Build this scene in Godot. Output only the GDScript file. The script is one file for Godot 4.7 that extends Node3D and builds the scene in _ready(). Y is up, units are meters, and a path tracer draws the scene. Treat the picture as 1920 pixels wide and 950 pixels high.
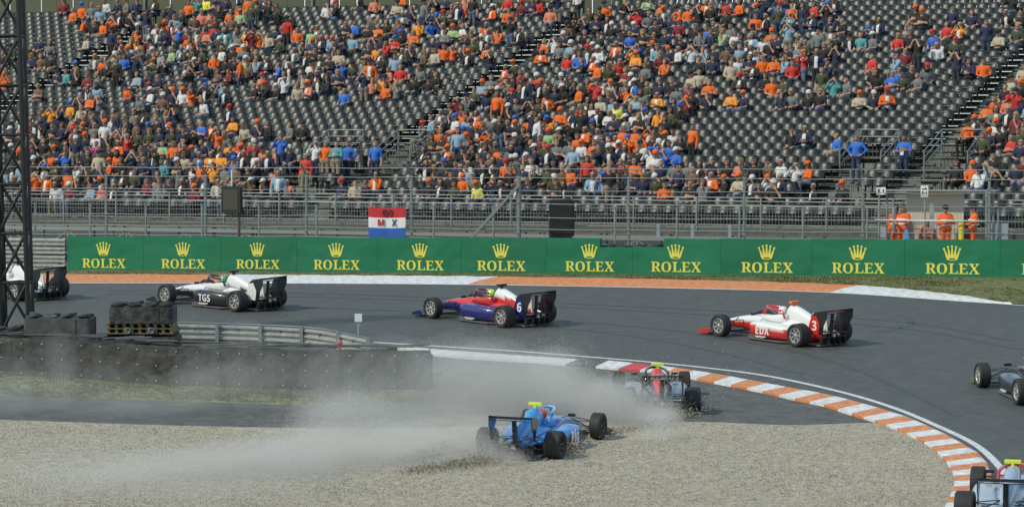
extends Node3D
# A racing corner seen from a grandstand: cars on the banked asphalt, two in the gravel, banner wall and a full stand behind.

const FOCAL := 6000.0      # focal length in photograph pixels
const HORIZON := 250.0     # photograph row of the horizon
const EYE := 6.49
const SLOPE := 0.0617      # the corner is banked: the ground rises away from the inside
const SLOPE0 := 68.2
const PITCH := 0.03748     # atan(225 / 6000)
const PSI := 0.463
const SEAT_PITCH := 0.5053
const ROW_DEPTH := 0.695
const ROW_RISE := 0.2298
const STAND_AT := Vector3(-7.738, 3.37, -115.446)
const GROUND_BACK := 1.75

var rng := RandomNumberGenerator.new()
var M := {}
var font_bold: SystemFont
var font_sans: SystemFont
var taken := {}

# ------------------------------------------------------------------ mesh builder
class MB:
	var v := PackedVector3Array()
	var n := PackedVector3Array()
	var c := PackedColorArray()
	var ix := PackedInt32Array()
	var xf := Transform3D.IDENTITY
	var col := Color(1, 1, 1)
	var caps := true

	func add(pv: PackedVector3Array, pi: PackedInt32Array, smooth := true, cols := PackedColorArray(), closed := true) -> void:
		var mid := Vector3.ZERO
		for p in pv:
			mid += p
		mid /= float(maxi(1, pv.size()))
		var q := PackedVector3Array()
		q.resize(pv.size())
		for k in pv.size():
			q[k] = xf * pv[k]
		mid = xf * mid
		var idx := pi.duplicate()
		if closed:
			var vol := 0.0
			for k in range(0, idx.size(), 3):
				vol += (q[idx[k]] - mid).dot((q[idx[k + 1]] - mid).cross(q[idx[k + 2]] - mid))
			if vol > 0.0:
				for k in range(0, idx.size(), 3):
					var t := idx[k + 1]
					idx[k + 1] = idx[k + 2]
					idx[k + 2] = t
		var base := v.size()
		if smooth:
			var nn := PackedVector3Array()
			nn.resize(q.size())
			for k in range(0, idx.size(), 3):
				var f := (q[idx[k + 2]] - q[idx[k]]).cross(q[idx[k + 1]] - q[idx[k]])
				nn[idx[k]] += f
				nn[idx[k + 1]] += f
				nn[idx[k + 2]] += f
			for k in q.size():
				v.append(q[k])
				n.append(nn[k].normalized() if nn[k].length_squared() > 1e-20 else Vector3.UP)
				c.append(cols[k] if cols.size() > k else col)
			for k in idx:
				ix.append(base + k)
		else:
			for k in range(0, idx.size(), 3):
				var a := q[idx[k]]
				var b := q[idx[k + 1]]
				var d := q[idx[k + 2]]
				var f := (d - a).cross(b - a).normalized()
				for j in 3:
					v.append(q[idx[k + j]])
					n.append(f)
					c.append(cols[idx[k + j]] if cols.size() > idx[k + j] else col)
					ix.append(v.size() - 1)

	func box(at: Vector3, size: Vector3, b := Basis.IDENTITY) -> MB:
		var p := PackedVector3Array()
		for k in 8:
			p.append(at + b * Vector3((0.5 if k & 1 else -0.5) * size.x, (0.5 if k & 2 else -0.5) * size.y, (0.5 if k & 4 else -0.5) * size.z))
		add(p, PackedInt32Array([0, 1, 3, 0, 3, 2, 4, 6, 7, 4, 7, 5, 0, 4, 5, 0, 5, 1, 2, 3, 7, 2, 7, 6, 0, 2, 6, 0, 6, 4, 1, 5, 7, 1, 7, 3]), false)
		return self

	func bar(a: Vector3, b: Vector3, w: float, h: float) -> MB:
		var z := (b - a)
		var l := z.length()
		if l < 1e-5:
			return self
		z /= l
		var up := Vector3.UP if absf(z.y) < 0.95 else Vector3.RIGHT
		var x := up.cross(z).normalized()
		return box((a + b) / 2.0, Vector3(w, h, l), Basis(x, z.cross(x), z))

	func tube(a: Vector3, b: Vector3, ra: float, rb := -1.0, sides := 6) -> MB:
		return path(PackedVector3Array([a, b]), PackedFloat32Array([ra, rb if rb >= 0.0 else ra]), sides)

	func path(pts: PackedVector3Array, rad: PackedFloat32Array, sides := 6) -> MB:
		var rings := []
		var prev := Vector3.ZERO
		for k in pts.size():
			var dir := (pts[mini(k + 1, pts.size() - 1)] - pts[maxi(k - 1, 0)]).normalized()
			var x := prev
			if k == 0:
				x = (Vector3.UP if absf(dir.y) < 0.9 else Vector3.RIGHT).cross(dir).normalized()
			else:
				x = (prev - dir * prev.dot(dir)).normalized()
			prev = x
			var y := dir.cross(x)
			var ring := PackedVector3Array()
			var r := rad[mini(k, rad.size() - 1)]
			for j in sides:
				var t := TAU * j / sides
				ring.append(pts[k] + (x * cos(t) + y * sin(t)) * r)
			rings.append(ring)
		loft(rings)
		return self

	func loft(rings: Array, smooth := true, low := Color(-1, 0, 0), high := Color(1, 1, 1), cut := Vector3.ZERO) -> MB:
		var p := PackedVector3Array()
		var cc := PackedColorArray()
		var idx := PackedInt32Array()
		var w: int = rings[0].size()
		for ring in rings:
			for q in ring:
				p.append(q)
				if low.r >= 0.0:
					cc.append(high if q.y > cut.x + cut.y * q.z or q.z > cut.z else low)
		for a in rings.size() - 1:
			for b in w:
				var i0 := a * w + b
				var i1 := a * w + (b + 1) % w
				idx.append_array(PackedInt32Array([i0, i1, i1 + w, i0, i1 + w, i0 + w]))
		for e in ([0, rings.size() - 1] if caps else []):
			var mid := Vector3.ZERO
			for q in rings[e]:
				mid += q
			mid /= w
			var m := p.size()
			p.append(mid)
			if low.r >= 0.0:
				cc.append(high if mid.y > cut.x + cut.y * mid.z or mid.z > cut.z else low)
			for b in w:
				var i0: int = e * w + b
				var i1: int = e * w + (b + 1) % w
				if e == 0:
					idx.append_array(PackedInt32Array([m, i1, i0]))
				else:
					idx.append_array(PackedInt32Array([m, i0, i1]))
		add(p, idx, smooth, cc)
		return self

	# profile of (radius, height) pairs, turned about the local axis
	func lathe(prof: PackedVector2Array, sides: int, at := Vector3.ZERO, axis := Vector3.UP) -> MB:
		var z := axis.normalized()
		var x := (Vector3.UP if absf(z.y) < 0.9 else Vector3.RIGHT).cross(z).normalized()
		var y := z.cross(x)
		var rings := []
		for q in prof:
			var ring := PackedVector3Array()
			for j in sides:
				var t := TAU * j / sides
				ring.append(at + (x * cos(t) + y * sin(t)) * q.x + z * q.y)
			rings.append(ring)
		return loft(rings)

	func ball(at: Vector3, r: Vector3, seg := 8) -> MB:
		var rings := []
		for a in range(0, seg + 1):
			var t := -PI / 2 + PI * a / seg
			var ring := PackedVector3Array()
			for j in seg + 2:
				var s := TAU * j / (seg + 2)
				ring.append(at + Vector3(maxf(cos(t), 0.02) * cos(s) * r.x, sin(t) * r.y, maxf(cos(t), 0.02) * sin(s) * r.z))
			rings.append(ring)
		return loft(rings)

	# flat outline in XY given thickness along Z
	func prism(outline: PackedVector2Array, z0: float, z1: float) -> MB:
		var tri := Geometry2D.triangulate_polygon(outline)
		var p := PackedVector3Array()
		for q in outline:
			p.append(Vector3(q.x, q.y, z0))
		for q in outline:
			p.append(Vector3(q.x, q.y, z1))
		var m := outline.size()
		var area := 0.0
		for k in m:
			area += outline[k].cross(outline[(k + 1) % m])
		var idx := PackedInt32Array()
		for k in range(0, tri.size(), 3):
			var a := tri[k]
			var b := tri[k + 1]
			var d := tri[k + 2]
			if (outline[b] - outline[a]).cross(outline[d] - outline[a]) < 0.0:
				var s := b
				b = d
				d = s
			idx.append_array(PackedInt32Array([a, d, b, m + a, m + b, m + d]))
		for k in m:
			var j := (k + 1) % m
			if area > 0.0:
				idx.append_array(PackedInt32Array([k, j, m + j, k, m + j, m + k]))
			else:
				idx.append_array(PackedInt32Array([k, m + j, j, k, m + k, m + j]))
		add(p, idx, false)
		return self

	func mesh(material: Material) -> ArrayMesh:
		var a := []
		a.resize(Mesh.ARRAY_MAX)
		a[Mesh.ARRAY_VERTEX] = v
		a[Mesh.ARRAY_NORMAL] = n
		a[Mesh.ARRAY_COLOR] = c
		a[Mesh.ARRAY_INDEX] = ix
		var m := ArrayMesh.new()
		m.add_surface_from_arrays(Mesh.PRIMITIVE_TRIANGLES, a)
		m.surface_set_material(0, material)
		return m

# ------------------------------------------------------------------ helpers
func lin(r: float, g: float, b: float) -> Color:
	return Color(r, g, b).linear_to_srgb()

func mat(called: String, color: Color, rough := 0.8, metal := 0.0) -> StandardMaterial3D:
	var m := StandardMaterial3D.new()
	m.resource_name = called
	m.albedo_color = color
	m.roughness = rough
	m.metallic = metal
	M[called] = m
	return m

func vmat(called: String, rough := 0.8) -> StandardMaterial3D:
	var m := mat(called, Color(1, 1, 1), rough)
	m.vertex_color_use_as_albedo = true
	return m

func noise_tex(sd: int, freq: float, size: int, dark: Color, light: Color, oct := 5, gain := 0.6, contrast := 1.0) -> ImageTexture:
	var f := FastNoiseLite.new()
	f.seed = sd
	f.frequency = freq
	f.fractal_octaves = oct
	f.fractal_gain = gain
	f.noise_type = FastNoiseLite.TYPE_SIMPLEX_SMOOTH
	var g := f.get_seamless_image(size, size)
	var out := Image.create(size, size, false, Image.FORMAT_RGB8)
	for y in size:
		for x in size:
			var t := clampf((g.get_pixel(x, y).r - 0.5) * contrast + 0.5, 0.0, 1.0)
			out.set_pixel(x, y, dark.lerp(light, t))
	return ImageTexture.create_from_image(out)

func relief(m: StandardMaterial3D, sd: int, freq: float, strength: float) -> void:
	var f := FastNoiseLite.new()
	f.seed = sd
	f.frequency = freq
	f.fractal_octaves = 4
	var g := f.get_seamless_image(256, 256)
	g.convert(Image.FORMAT_RGBA8)
	g.bump_map_to_normal_map(strength)
	m.normal_enabled = true
	m.normal_texture = ImageTexture.create_from_image(g)
	m.normal_scale = 1.0

func tri_map(m: StandardMaterial3D, tex: Texture2D, metres: float) -> void:
	m.albedo_texture = tex
	m.uv1_triplanar = true
	m.uv1_world_triplanar = true
	m.uv1_scale = Vector3.ONE / metres

func ray(px: float, py: float) -> Vector3:
	var y := -(py - 475.0) / FOCAL
	return Vector3((px - 960.0) / FOCAL, y * cos(PITCH) - sin(PITCH), -y * sin(PITCH) - cos(PITCH))

func at(px: float, py: float, depth: float) -> Vector3:
	var r := ray(px, py)
	return Vector3(0, EYE, 0) + r * (depth / -r.z)

func plane_y(depth: float) -> float:
	return SLOPE * (depth - SLOPE0)

func gp(px: float, py: float, lift := 0.0) -> Vector3:   # point of the banked ground seen at a photograph position
	var r := ray(px, py)
	var t := (EYE + SLOPE * SLOPE0) / (SLOPE * -r.z - r.y)
	return Vector3(0, EYE + lift, 0) + r * t

func seen(p: Vector3) -> Vector2:
	var q := p - Vector3(0, EYE, 0)
	var y := q.y * cos(PITCH) - q.z * sin(PITCH)
	var z := q.y * sin(PITCH) + q.z * cos(PITCH)
	return Vector2(960.0 + FOCAL * q.x / -z, 475.0 - FOCAL * y / -z)

func numbered(called: String) -> String:
	if not taken.has(called):
		taken[called] = 0
		return called
	taken[called] += 1
	return "%s_%03d" % [called, taken[called]]

func tag(o: Node3D, label: String, category: String, group := "", kind := "") -> Node3D:
	if label:
		o.set_meta("label", label)
	if category:
		o.set_meta("category", category)
	if group:
		o.set_meta("group", group)
	if kind:
		o.set_meta("kind", kind)
	return o

func base(called: String, pos: Vector3, b := Basis.IDENTITY) -> Node3D:
	var o := Node3D.new()
	o.name = numbered(called)
	add_child(o)
	o.transform = Transform3D(b, pos)
	return o

func part(called: String, mesh: Mesh, parent: Node3D, pos := Vector3.ZERO, b := Basis.IDENTITY) -> MeshInstance3D:
	var o := MeshInstance3D.new()
	o.name = numbered(called) if parent == self else called
	o.mesh = mesh
	o.transform = Transform3D(b, pos)
	parent.add_child(o, true)
	return o

func text(words: String, height: float, depth: float, m: Material, f: Font) -> TextMesh:
	var t := TextMesh.new()
	t.text = words
	t.font = f
	t.font_size = 64
	t.pixel_size = height / 46.0
	t.depth = depth
	t.curve_step = 1.5
	t.material = m
	return t

func resample(pts: Array, count: int) -> PackedVector3Array:
	var cum := [0.0]
	for k in range(1, pts.size()):
		cum.append(cum[k - 1] + (pts[k] - pts[k - 1]).length())
	var out := PackedVector3Array()
	var k := 0
	for j in count + 1:
		var t: float = cum[-1] * j / count
		while k < pts.size() - 2 and cum[k + 1] < t:
			k += 1
		var s: float = (t - cum[k]) / maxf(1e-6, cum[k + 1] - cum[k])
		out.append(pts[k].lerp(pts[k + 1], clampf(s, 0, 1)))
	return out

func smooth_line(pts: Array, per := 6) -> Array:   # Catmull-Rom through ground points
	var out := []
	for k in pts.size() - 1:
		var a: Vector3 = pts[maxi(k - 1, 0)]
		var b: Vector3 = pts[k]
		var c: Vector3 = pts[k + 1]
		var d: Vector3 = pts[mini(k + 2, pts.size() - 1)]
		for j in per:
			out.append(b.cubic_interpolate(c, a, d, float(j) / per))
	out.append(pts[-1])
	return out

func ground_line(px: Array, lift := 0.0) -> Array:
	var w := []
	for q in px:
		w.append(gp(q[0], q[1]) + Vector3(0, lift, 0))
	return smooth_line(w)

func sheet(called: String, a: Array, b: Array, m: Material, n := 60, across := 4, bump := 0.0) -> MeshInstance3D:
	var pa := resample(a, n)
	var pb := resample(b, n)
	var p := PackedVector3Array()
	var idx := PackedInt32Array()
	var f := FastNoiseLite.new()
	f.seed = called.hash() & 0xffff
	f.frequency = 0.35
	for i in n + 1:
		for j in across + 1:
			var q := pa[i].lerp(pb[i], float(j) / across)
			if bump > 0.0 and j > 0 and j < across:
				q.y += bump * f.get_noise_2d(q.x, q.z)
			p.append(q)
	for i in n:
		for j in across:
			var k := i * (across + 1) + j
			idx.append_array(PackedInt32Array([k, k + 1, k + across + 2, k, k + across + 2, k + across + 1]))
	# face up
	var up := (p[idx[2]] - p[idx[0]]).cross(p[idx[1]] - p[idx[0]])
	if up.y < 0.0:
		for k in range(0, idx.size(), 3):
			var t := idx[k + 1]
			idx[k + 1] = idx[k + 2]
			idx[k + 2] = t
	var mb := MB.new()
	mb.add(p, idx, true, PackedColorArray(), false)
	var o := part(called, mb.mesh(m), self)
	o.set_meta("kind", "structure")
	return o

# ------------------------------------------------------------------ scene
func _ready() -> void:
	rng.seed = 7
	var cam := Camera3D.new()
	cam.name = "camera"
	cam.fov = rad_to_deg(2.0 * atan(475.0 / FOCAL))
	cam.position = Vector3(0, EYE, 0)
	cam.rotation.x = -PITCH
	cam.far = 3000.0
	cam.near = 0.5
	add_child(cam)
	cam.current = true
	var we := WorldEnvironment.new()
	we.name = "environment"
	var env := Environment.new()
	env.background_mode = Environment.BG_SKY
	var sky := Sky.new()
	var sm := ProceduralSkyMaterial.new()
	sm.sky_top_color = Color(0.50, 0.60, 0.69)
	sm.sky_horizon_color = Color(0.82, 0.86, 0.86)
	sm.sky_curve = 0.18
	sm.ground_bottom_color = Color(0.30, 0.30, 0.28)
	sm.ground_horizon_color = Color(0.62, 0.64, 0.64)
	sky.sky_material = sm
	env.sky = sky
	env.background_energy_multiplier = 1.6
	env.tonemap_mode = Environment.TONE_MAPPER_LINEAR
	env.tonemap_exposure = 0.98
	env.volumetric_fog_enabled = true
	env.volumetric_fog_density = 0.0
	env.sdfgi_enabled = true
	env.ssao_enabled = true
	env.ssil_enabled = true
	we.environment = env
	add_child(we)
	var sun := DirectionalLight3D.new()
	sun.name = "sun"
	sun.light_energy = 0.98
	sun.light_color = Color(1.0, 0.965, 0.875)
	sun.light_angular_distance = 3.0
	sun.shadow_enabled = true
	add_child(sun)
	sun.look_at_from_position(Vector3(-0.80, 0.82, 0.42) * 100.0, Vector3.ZERO)
	font_bold = SystemFont.new()
	font_bold.font_names = PackedStringArray(["Droid Serif"])
	font_bold.font_weight = 700
	font_sans = SystemFont.new()
	font_sans.font_names = PackedStringArray(["Droid Sans"])
	font_sans.font_weight = 700
	make_materials()
	build_ground()
	build_wall()
	build_stand()
	build_fences()
	build_crowd()
	build_marshal_post()
	build_track_side()
	build_tower()
	build_cars()
	build_gravel()
	build_dust()

func make_materials() -> void:
	var m := mat("asphalt", Color.WHITE, 0.72)
	tri_map(m, noise_tex(3, 0.02, 512, lin(0.050, 0.054, 0.051), lin(0.082, 0.086, 0.081), 6, 0.8, 1.5), 7.3)
	m = mat("runoff", Color.WHITE, 0.85)
	tri_map(m, noise_tex(4, 0.015, 512, lin(0.060, 0.061, 0.060), lin(0.115, 0.115, 0.11), 6, 0.75, 1.7), 5.1)
	m = mat("gravel_bed", Color.WHITE, 0.95)
	tri_map(m, noise_tex(5, 0.018, 1024, lin(0.22, 0.196, 0.150), lin(0.46, 0.42, 0.335), 8, 0.9, 1.6), 6.4)
	m = mat("dirt", Color.WHITE, 0.95)
	tri_map(m, noise_tex(6, 0.03, 256, lin(0.07, 0.062, 0.04), lin(0.17, 0.16, 0.10), 5, 0.7, 1.5), 3.7)
	m = mat("turf", Color.WHITE, 0.95)
	tri_map(m, noise_tex(7, 0.025, 512, lin(0.085, 0.105, 0.035), lin(0.26, 0.25, 0.12), 6, 0.7, 1.8), 4.3)
	m = mat("verge_turf", Color.WHITE, 0.95)
	tri_map(m, noise_tex(8, 0.025, 512, lin(0.06, 0.085, 0.025), lin(0.21, 0.19, 0.085), 6, 0.7, 1.9), 3.1)
	m = mat("white_paint", Color.WHITE, 0.55)
	tri_map(m, noise_tex(9, 0.03, 256, lin(0.45, 0.46, 0.46), lin(0.82, 0.82, 0.81), 6, 0.75, 1.7), 2.3)
	m = mat("orange_paint", Color.WHITE, 0.6)
	tri_map(m, noise_tex(10, 0.03, 256, lin(0.40, 0.135, 0.045), lin(0.76, 0.28, 0.09), 6, 0.75, 1.8), 2.1)
	m = mat("red_paint", Color.WHITE, 0.6)
	tri_map(m, noise_tex(11, 0.03, 256, lin(0.42, 0.03, 0.03), lin(0.6, 0.06, 0.05), 5, 0.7, 1.4), 2.1)
	m = mat("line_paint", Color.WHITE, 0.6)
	tri_map(m, noise_tex(12, 0.04, 256, lin(0.42, 0.44, 0.45), lin(0.66, 0.68, 0.68), 5, 0.7, 1.6), 1.9)
	mat("tyre_mark", lin(0.050, 0.054, 0.053), 0.62)
	m = mat("banner_green", Color.WHITE, 0.65)
	tri_map(m, noise_tex(13, 0.008, 256, lin(0.003, 0.145, 0.068), lin(0.004, 0.172, 0.084), 4, 0.5, 1.2), 5.7)
	m = mat("banner_green_deep", Color.WHITE, 0.65)
	tri_map(m, noise_tex(14, 0.008, 256, lin(0.003, 0.132, 0.060), lin(0.004, 0.158, 0.076), 4, 0.5, 1.2), 5.1)
	relief(M.banner_green, 31, 0.010, 2.2)
	relief(M.banner_green_deep, 32, 0.010, 2.2)
	mat("gold_print", lin(0.72, 0.66, 0.10), 0.5)
	mat("emblem_dark", lin(0.10, 0.14, 0.02), 0.5)
	mat("steel", lin(0.22, 0.245, 0.245), 0.45, 0.5)
	mat("galvanised", lin(0.27, 0.295, 0.295), 0.5, 0.35)
	mat("grey_steel", lin(0.17, 0.19, 0.19), 0.5, 0.3)
	m = mat("guard_rail", Color.WHITE, 0.5, 0.35)
	tri_map(m, noise_tex(15, 0.03, 256, lin(0.28, 0.29, 0.27), lin(0.52, 0.54, 0.53), 5, 0.7, 1.5), 1.7)
	mat("black_steel", lin(0.016, 0.018, 0.018), 0.55, 0.1)
	m = mat("deck_wood", Color.WHITE, 0.85)
	tri_map(m, noise_tex(16, 0.03, 256, lin(0.065, 0.068, 0.060), lin(0.13, 0.132, 0.115), 5, 0.7, 1.5), 1.9)
	m = mat("step_grey", Color.WHITE, 0.85)
	tri_map(m, noise_tex(21, 0.03, 256, lin(0.11, 0.115, 0.10), lin(0.20, 0.205, 0.18), 5, 0.7, 1.5), 1.3)
	m = mat("seat_plastic", lin(0.011, 0.014, 0.013), 0.40)
	m.metallic_specular = 0.5
	m = mat("rubber", Color.WHITE, 0.75)
	tri_map(m, noise_tex(17, 0.02, 256, lin(0.018, 0.019, 0.019), lin(0.075, 0.075, 0.068), 6, 0.75, 1.8), 2.9)
	relief(m, 33, 0.02, 5.0)
	m = mat("rubber_dusty", Color.WHITE, 0.85)
	tri_map(m, noise_tex(18, 0.02, 256, lin(0.05, 0.053, 0.051), lin(0.11, 0.113, 0.105), 5, 0.7, 1.4), 2.2)
	mat("tyre_black", lin(0.020, 0.020, 0.021), 0.7)
	mat("rim", lin(0.46, 0.47, 0.465), 0.38, 0.4)
	mat("drum_grey", lin(0.09, 0.092, 0.093), 0.45, 0.2)
	mat("rim_dark", lin(0.06, 0.06, 0.062), 0.4, 0.5)
	mat("carbon", lin(0.016, 0.017, 0.019), 0.38)
	mat("carbon_grey", lin(0.12, 0.125, 0.13), 0.45)
	m = vmat("car_paint", 0.28)
	m.clearcoat_enabled = true
	m.clearcoat = 0.6
	m.clearcoat_roughness = 0.08
	mat("white_print", lin(0.72, 0.72, 0.72), 0.5)
	mat("visor", lin(0.01, 0.01, 0.012), 0.1)
	mat("lime", lin(0.62, 0.78, 0.04), 0.5)
	mat("camera_orange", lin(0.80, 0.16, 0.03), 0.5)
	mat("lamp_red", lin(0.3, 0.03, 0.02), 0.4)
	mat("tail_light", lin(0.55, 0.55, 0.52), 0.3)
	vmat("cloth", 0.85)
	mat("pallet_wood", lin(0.20, 0.15, 0.075), 0.85)
	mat("white_sheet", lin(0.68, 0.70, 0.70), 0.5)
	mat("hut_beige", lin(0.58, 0.54, 0.44), 0.8)
	mat("grey_panel", lin(0.27, 0.30, 0.33), 0.6)
	mat("yellow_post", lin(0.72, 0.58, 0.03), 0.6)
	mat("speaker_black", lin(0.014, 0.015, 0.016), 0.65)
	mat("speaker_grey", lin(0.035, 0.037, 0.038), 0.7)
	mat("screen_brown", lin(0.050, 0.042, 0.036), 0.5)
	mat("flag_red", lin(0.50, 0.03, 0.04), 0.85)
	mat("flag_white", lin(0.70, 0.70, 0.72), 0.85)
	mat("flag_blue", lin(0.03, 0.11, 0.40), 0.85)
	mat("ink_dark", lin(0.06, 0.03, 0.03), 0.8)
	mat("ink_blue", lin(0.05, 0.09, 0.25), 0.8)
	mat("bolt_white", lin(0.62, 0.64, 0.62), 0.5)
	mat("top_fence", lin(0.095, 0.108, 0.065), 0.85)
	mat("rust_pole", lin(0.10, 0.065, 0.05), 0.8)
	vmat("stones", 0.95)
	vmat("blades", 0.9)
	mat("plastic_red", lin(0.55, 0.04, 0.03), 0.5)

# ------------------------------------------------------------------ ground, track, kerbs
const KERB := [[1145, 677, 1117, 690], [1192, 682, 1160, 694], [1228, 686, 1200, 697], [1269, 691, 1254, 700], [1339, 701, 1307, 713], [1407, 713, 1371, 725], [1480, 727, 1431, 737], [1544, 738, 1491, 751], [1598, 751, 1546, 762], [1651, 766, 1598, 779], [1702, 782, 1642, 792], [1741, 799, 1683, 807], [1777, 816, 1719, 824], [1807, 833, 1749, 841], [1835, 850, 1768, 860], [1852, 869, 1783, 878], [1860, 890, 1791, 896], [1860, 913, 1790, 916], [1852, 936, 1782, 935], [1838, 960, 1771, 957], [1818, 986, 1752, 980], [1790, 1014, 1728, 1004], [1758, 1044, 1700, 1030]]
const TRACK_EDGE := [[-900, 536], [-300, 531], [120, 531], [530, 531.5], [880, 534], [1280, 541], [1560, 549], [1800, 565], [1920, 573], [2200, 597], [2600, 640]]
const KERB_TOP := [[-900, 520], [-300, 516], [120, 516.5], [530, 518], [930, 521], [1280, 527], [1600, 537], [1800, 556], [1895, 570], [2200, 593], [2600, 634]]
const GRAVEL_EDGE := [[-900, 770], [-300, 779], [0, 787], [300, 797], [600, 803], [820, 801], [1000, 796], [1300, 791], [1480, 797], [1642, 793]]
const INNER_LINE := [[700, 642], [800, 648], [960, 658], [1100, 669], [1250, 682], [1400, 699], [1500, 717], [1600, 741], [1680, 766], [1750, 795], [1830, 834], [1877, 877], [1890, 905], [1890, 940], [1872, 985], [1830, 1040]]

func wall_at(px: float) -> Vector3:   # foot of the banner wall seen in a photograph column
	var a := at(125, 509, 109.3)
	var b := at(1920, 522, 99.3)
	var lo := -1.5
	var hi := 2.5
	for k in 40:
		var t := (lo + hi) / 2
		if seen(a.lerp(b, t)).x < px:
			lo = t
		else:
			hi = t
	return a.lerp(b, lo)

func ribbon(called: String, pts: Array, width: float, lift: float, m: Material) -> MeshInstance3D:
	var a := []
	var b := []
	for k in pts.size():
		var dir: Vector3 = (pts[mini(k + 1, pts.size() - 1)] - pts[maxi(k - 1, 0)])
		var side := Vector3(-dir.z, 0, dir.x).normalized() * width / 2
		for s in [-1, 1]:
			var q: Vector3 = pts[k] + side * s
			q.y = plane_y(-q.z) + lift
			(a if s < 0 else b).append(q)
	return sheet(called, a, b, m, pts.size() * 2, 1)

func build_ground() -> void:
	# the land under everything, out past the stand
	var p := PackedVector3Array()
	var idx := PackedInt32Array()
	var xs := []
	for k in 33:
		xs.append(-320.0 + 20.0 * k)
	var ds := [-40.0, 0.0, 30.0, 60.0, 85.0, 92.0, 96.0, 100.0, 104.0, 108.0, 112.0, 118.0, 130.0, 160.0, 240.0, 400.0, 900.0]
	for x in xs:
		for d in ds:
			var dw: float = 104.5 - 0.32 * clampf(x, -40, 40)
			var t := smoothstep(dw - 9.0, dw - 3.0, d)
			p.append(Vector3(x, lerpf(plane_y(d) - 0.35, 1.55, t), -d))
	for i in xs.size() - 1:
		for j in ds.size() - 1:
			var k: int = i * ds.size() + j
			idx.append_array(PackedInt32Array([k, k + 1, k + ds.size() + 1, k, k + ds.size() + 1, k + ds.size()]))
	if (p[idx[2]] - p[idx[0]]).cross(p[idx[1]] - p[idx[0]]).y < 0:
		for k in range(0, idx.size(), 3):
			var t := idx[k + 1]
			idx[k + 1] = idx[k + 2]
			idx[k + 2] = t
	var mb := MB.new()
	mb.add(p, idx, true, PackedColorArray(), false)
	part("ground", mb.mesh(M.dirt), self).set_meta("kind", "structure")
	# yard behind the wall, under the stand
	var back := []
	var fore := []
	for px in [-600, 0, 480, 960, 1440, 1920, 2500]:
		var w := wall_at(px)
		fore.append(Vector3(w.x, GROUND_BACK, w.z - 0.35))
		back.append(Vector3(w.x * 1.6, GROUND_BACK, -190))
	sheet("yard_ground", fore, back, M.dirt, 20, 6)
	# the track
	var inner := [[-900, 672], [-300, 668], [0, 668], [400, 668], [700, 656], [745, 650], [900, 662], [1100, 675]]
	for k in KERB:
		inner.append([k[0], k[1]])
	inner.append([1680, 1130])
	var outer := TRACK_EDGE.duplicate()
	outer.append_array([[2900, 760], [2900, 950], [2600, 1150]])
	sheet("race_track", ground_line(outer, 0.0), ground_line(inner, 0.0), M.asphalt, 220, 20)
	ribbon("outer_line", ground_line(TRACK_EDGE), 0.16, 0.012, M.line_paint)
	ribbon("inner_line", ground_line(INNER_LINE), 0.17, 0.008, M.line_paint)
	# rubber laid down on the racing line
	for q in [[[1905, 640], [1700, 604], [1400, 585], [1000, 566], [600, 550], [200, 545]], [[1915, 655], [1700, 616], [1400, 594], [1000, 573], [600, 557], [200, 551]], [[1690, 590], [1710, 600], [1700, 612], [1650, 622]], [[1500, 700], [1350, 660], [1150, 625], [900, 602], [650, 590]], [[1800, 780], [1600, 690], [1400, 640], [1150, 608], [800, 585], [400, 570]]]:
		ribbon("tyre_mark", ground_line(q), 0.2, 0.005, M.tyre_mark)
	# outer kerb in painted lengths
	var te := ground_line(TRACK_EDGE)
	var kt := ground_line(KERB_TOP)
	var lengths := [["orange_paint", -900, 425, 430], ["white_paint", 425, 872, 935], ["orange_paint", 872, 1555, 1608], ["white_paint", 1555, 1900, 1893]]
	var kerb := base("outer_kerb", Vector3.ZERO)
	kerb.set_meta("kind", "structure")
	var lo0 := -900.0
	var hi0 := -900.0
	for l in lengths:
		var a := []
		var b := []
		var x0: float = lo0
		var x1: float = hi0
		for k in 25:
			a.append(on_line(te, lerpf(lo0, l[2], k / 24.0)))
			b.append(on_line(kt, lerpf(hi0, l[3], k / 24.0)))
		lo0 = l[2]
		hi0 = l[3]
		var block := MB.new()
		var rings := []
		for k in 25:
			var s: Vector3 = a[k]
			var e: Vector3 = b[k]
			e.y += 0.008 * sin(k * 1.9)
			rings.append(PackedVector3Array([s + Vector3(0, -0.1, 0), s + Vector3(0, 0.006, 0), s.lerp(e, 0.5) + Vector3(0, 0.05, 0), e + Vector3(0, 0.05, 0), e + Vector3(0, -0.1, 0)]))
		block.loft(rings, false)
		part("kerb_block", block.mesh(M[l[0]]), kerb)
	# inner kerb: flat white run, then the striped blocks
	kerb = base("inner_kerb", Vector3.ZERO)
	kerb.set_meta("kind", "structure")
	var up_edge := [[745, 650], [900, 662], [1000, 669], [1088, 675]]
	var low_edge := [[800, 667], [900, 673], [990, 680], [1060, 686]]
	var mb2 := MB.new()
	var rr := []
	var ua := resample(ground_line(up_edge), 16)
	var la := resample(ground_line(low_edge), 16)
	for k in 17:
		rr.append(PackedVector3Array([ua[k] + Vector3(0, -0.1, 0), ua[k] + Vector3(0, 0.02, 0), la[k] + Vector3(0, 0.045, 0), la[k] + Vector3(0, -0.1, 0)]))
	mb2.loft(rr, false)
	part("kerb_block", mb2.mesh(M.white_paint), kerb)
	kerb_block(kerb, [1088, 675, 1060, 686], KERB[0], 0.0, 1.0, "runoff")
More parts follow.
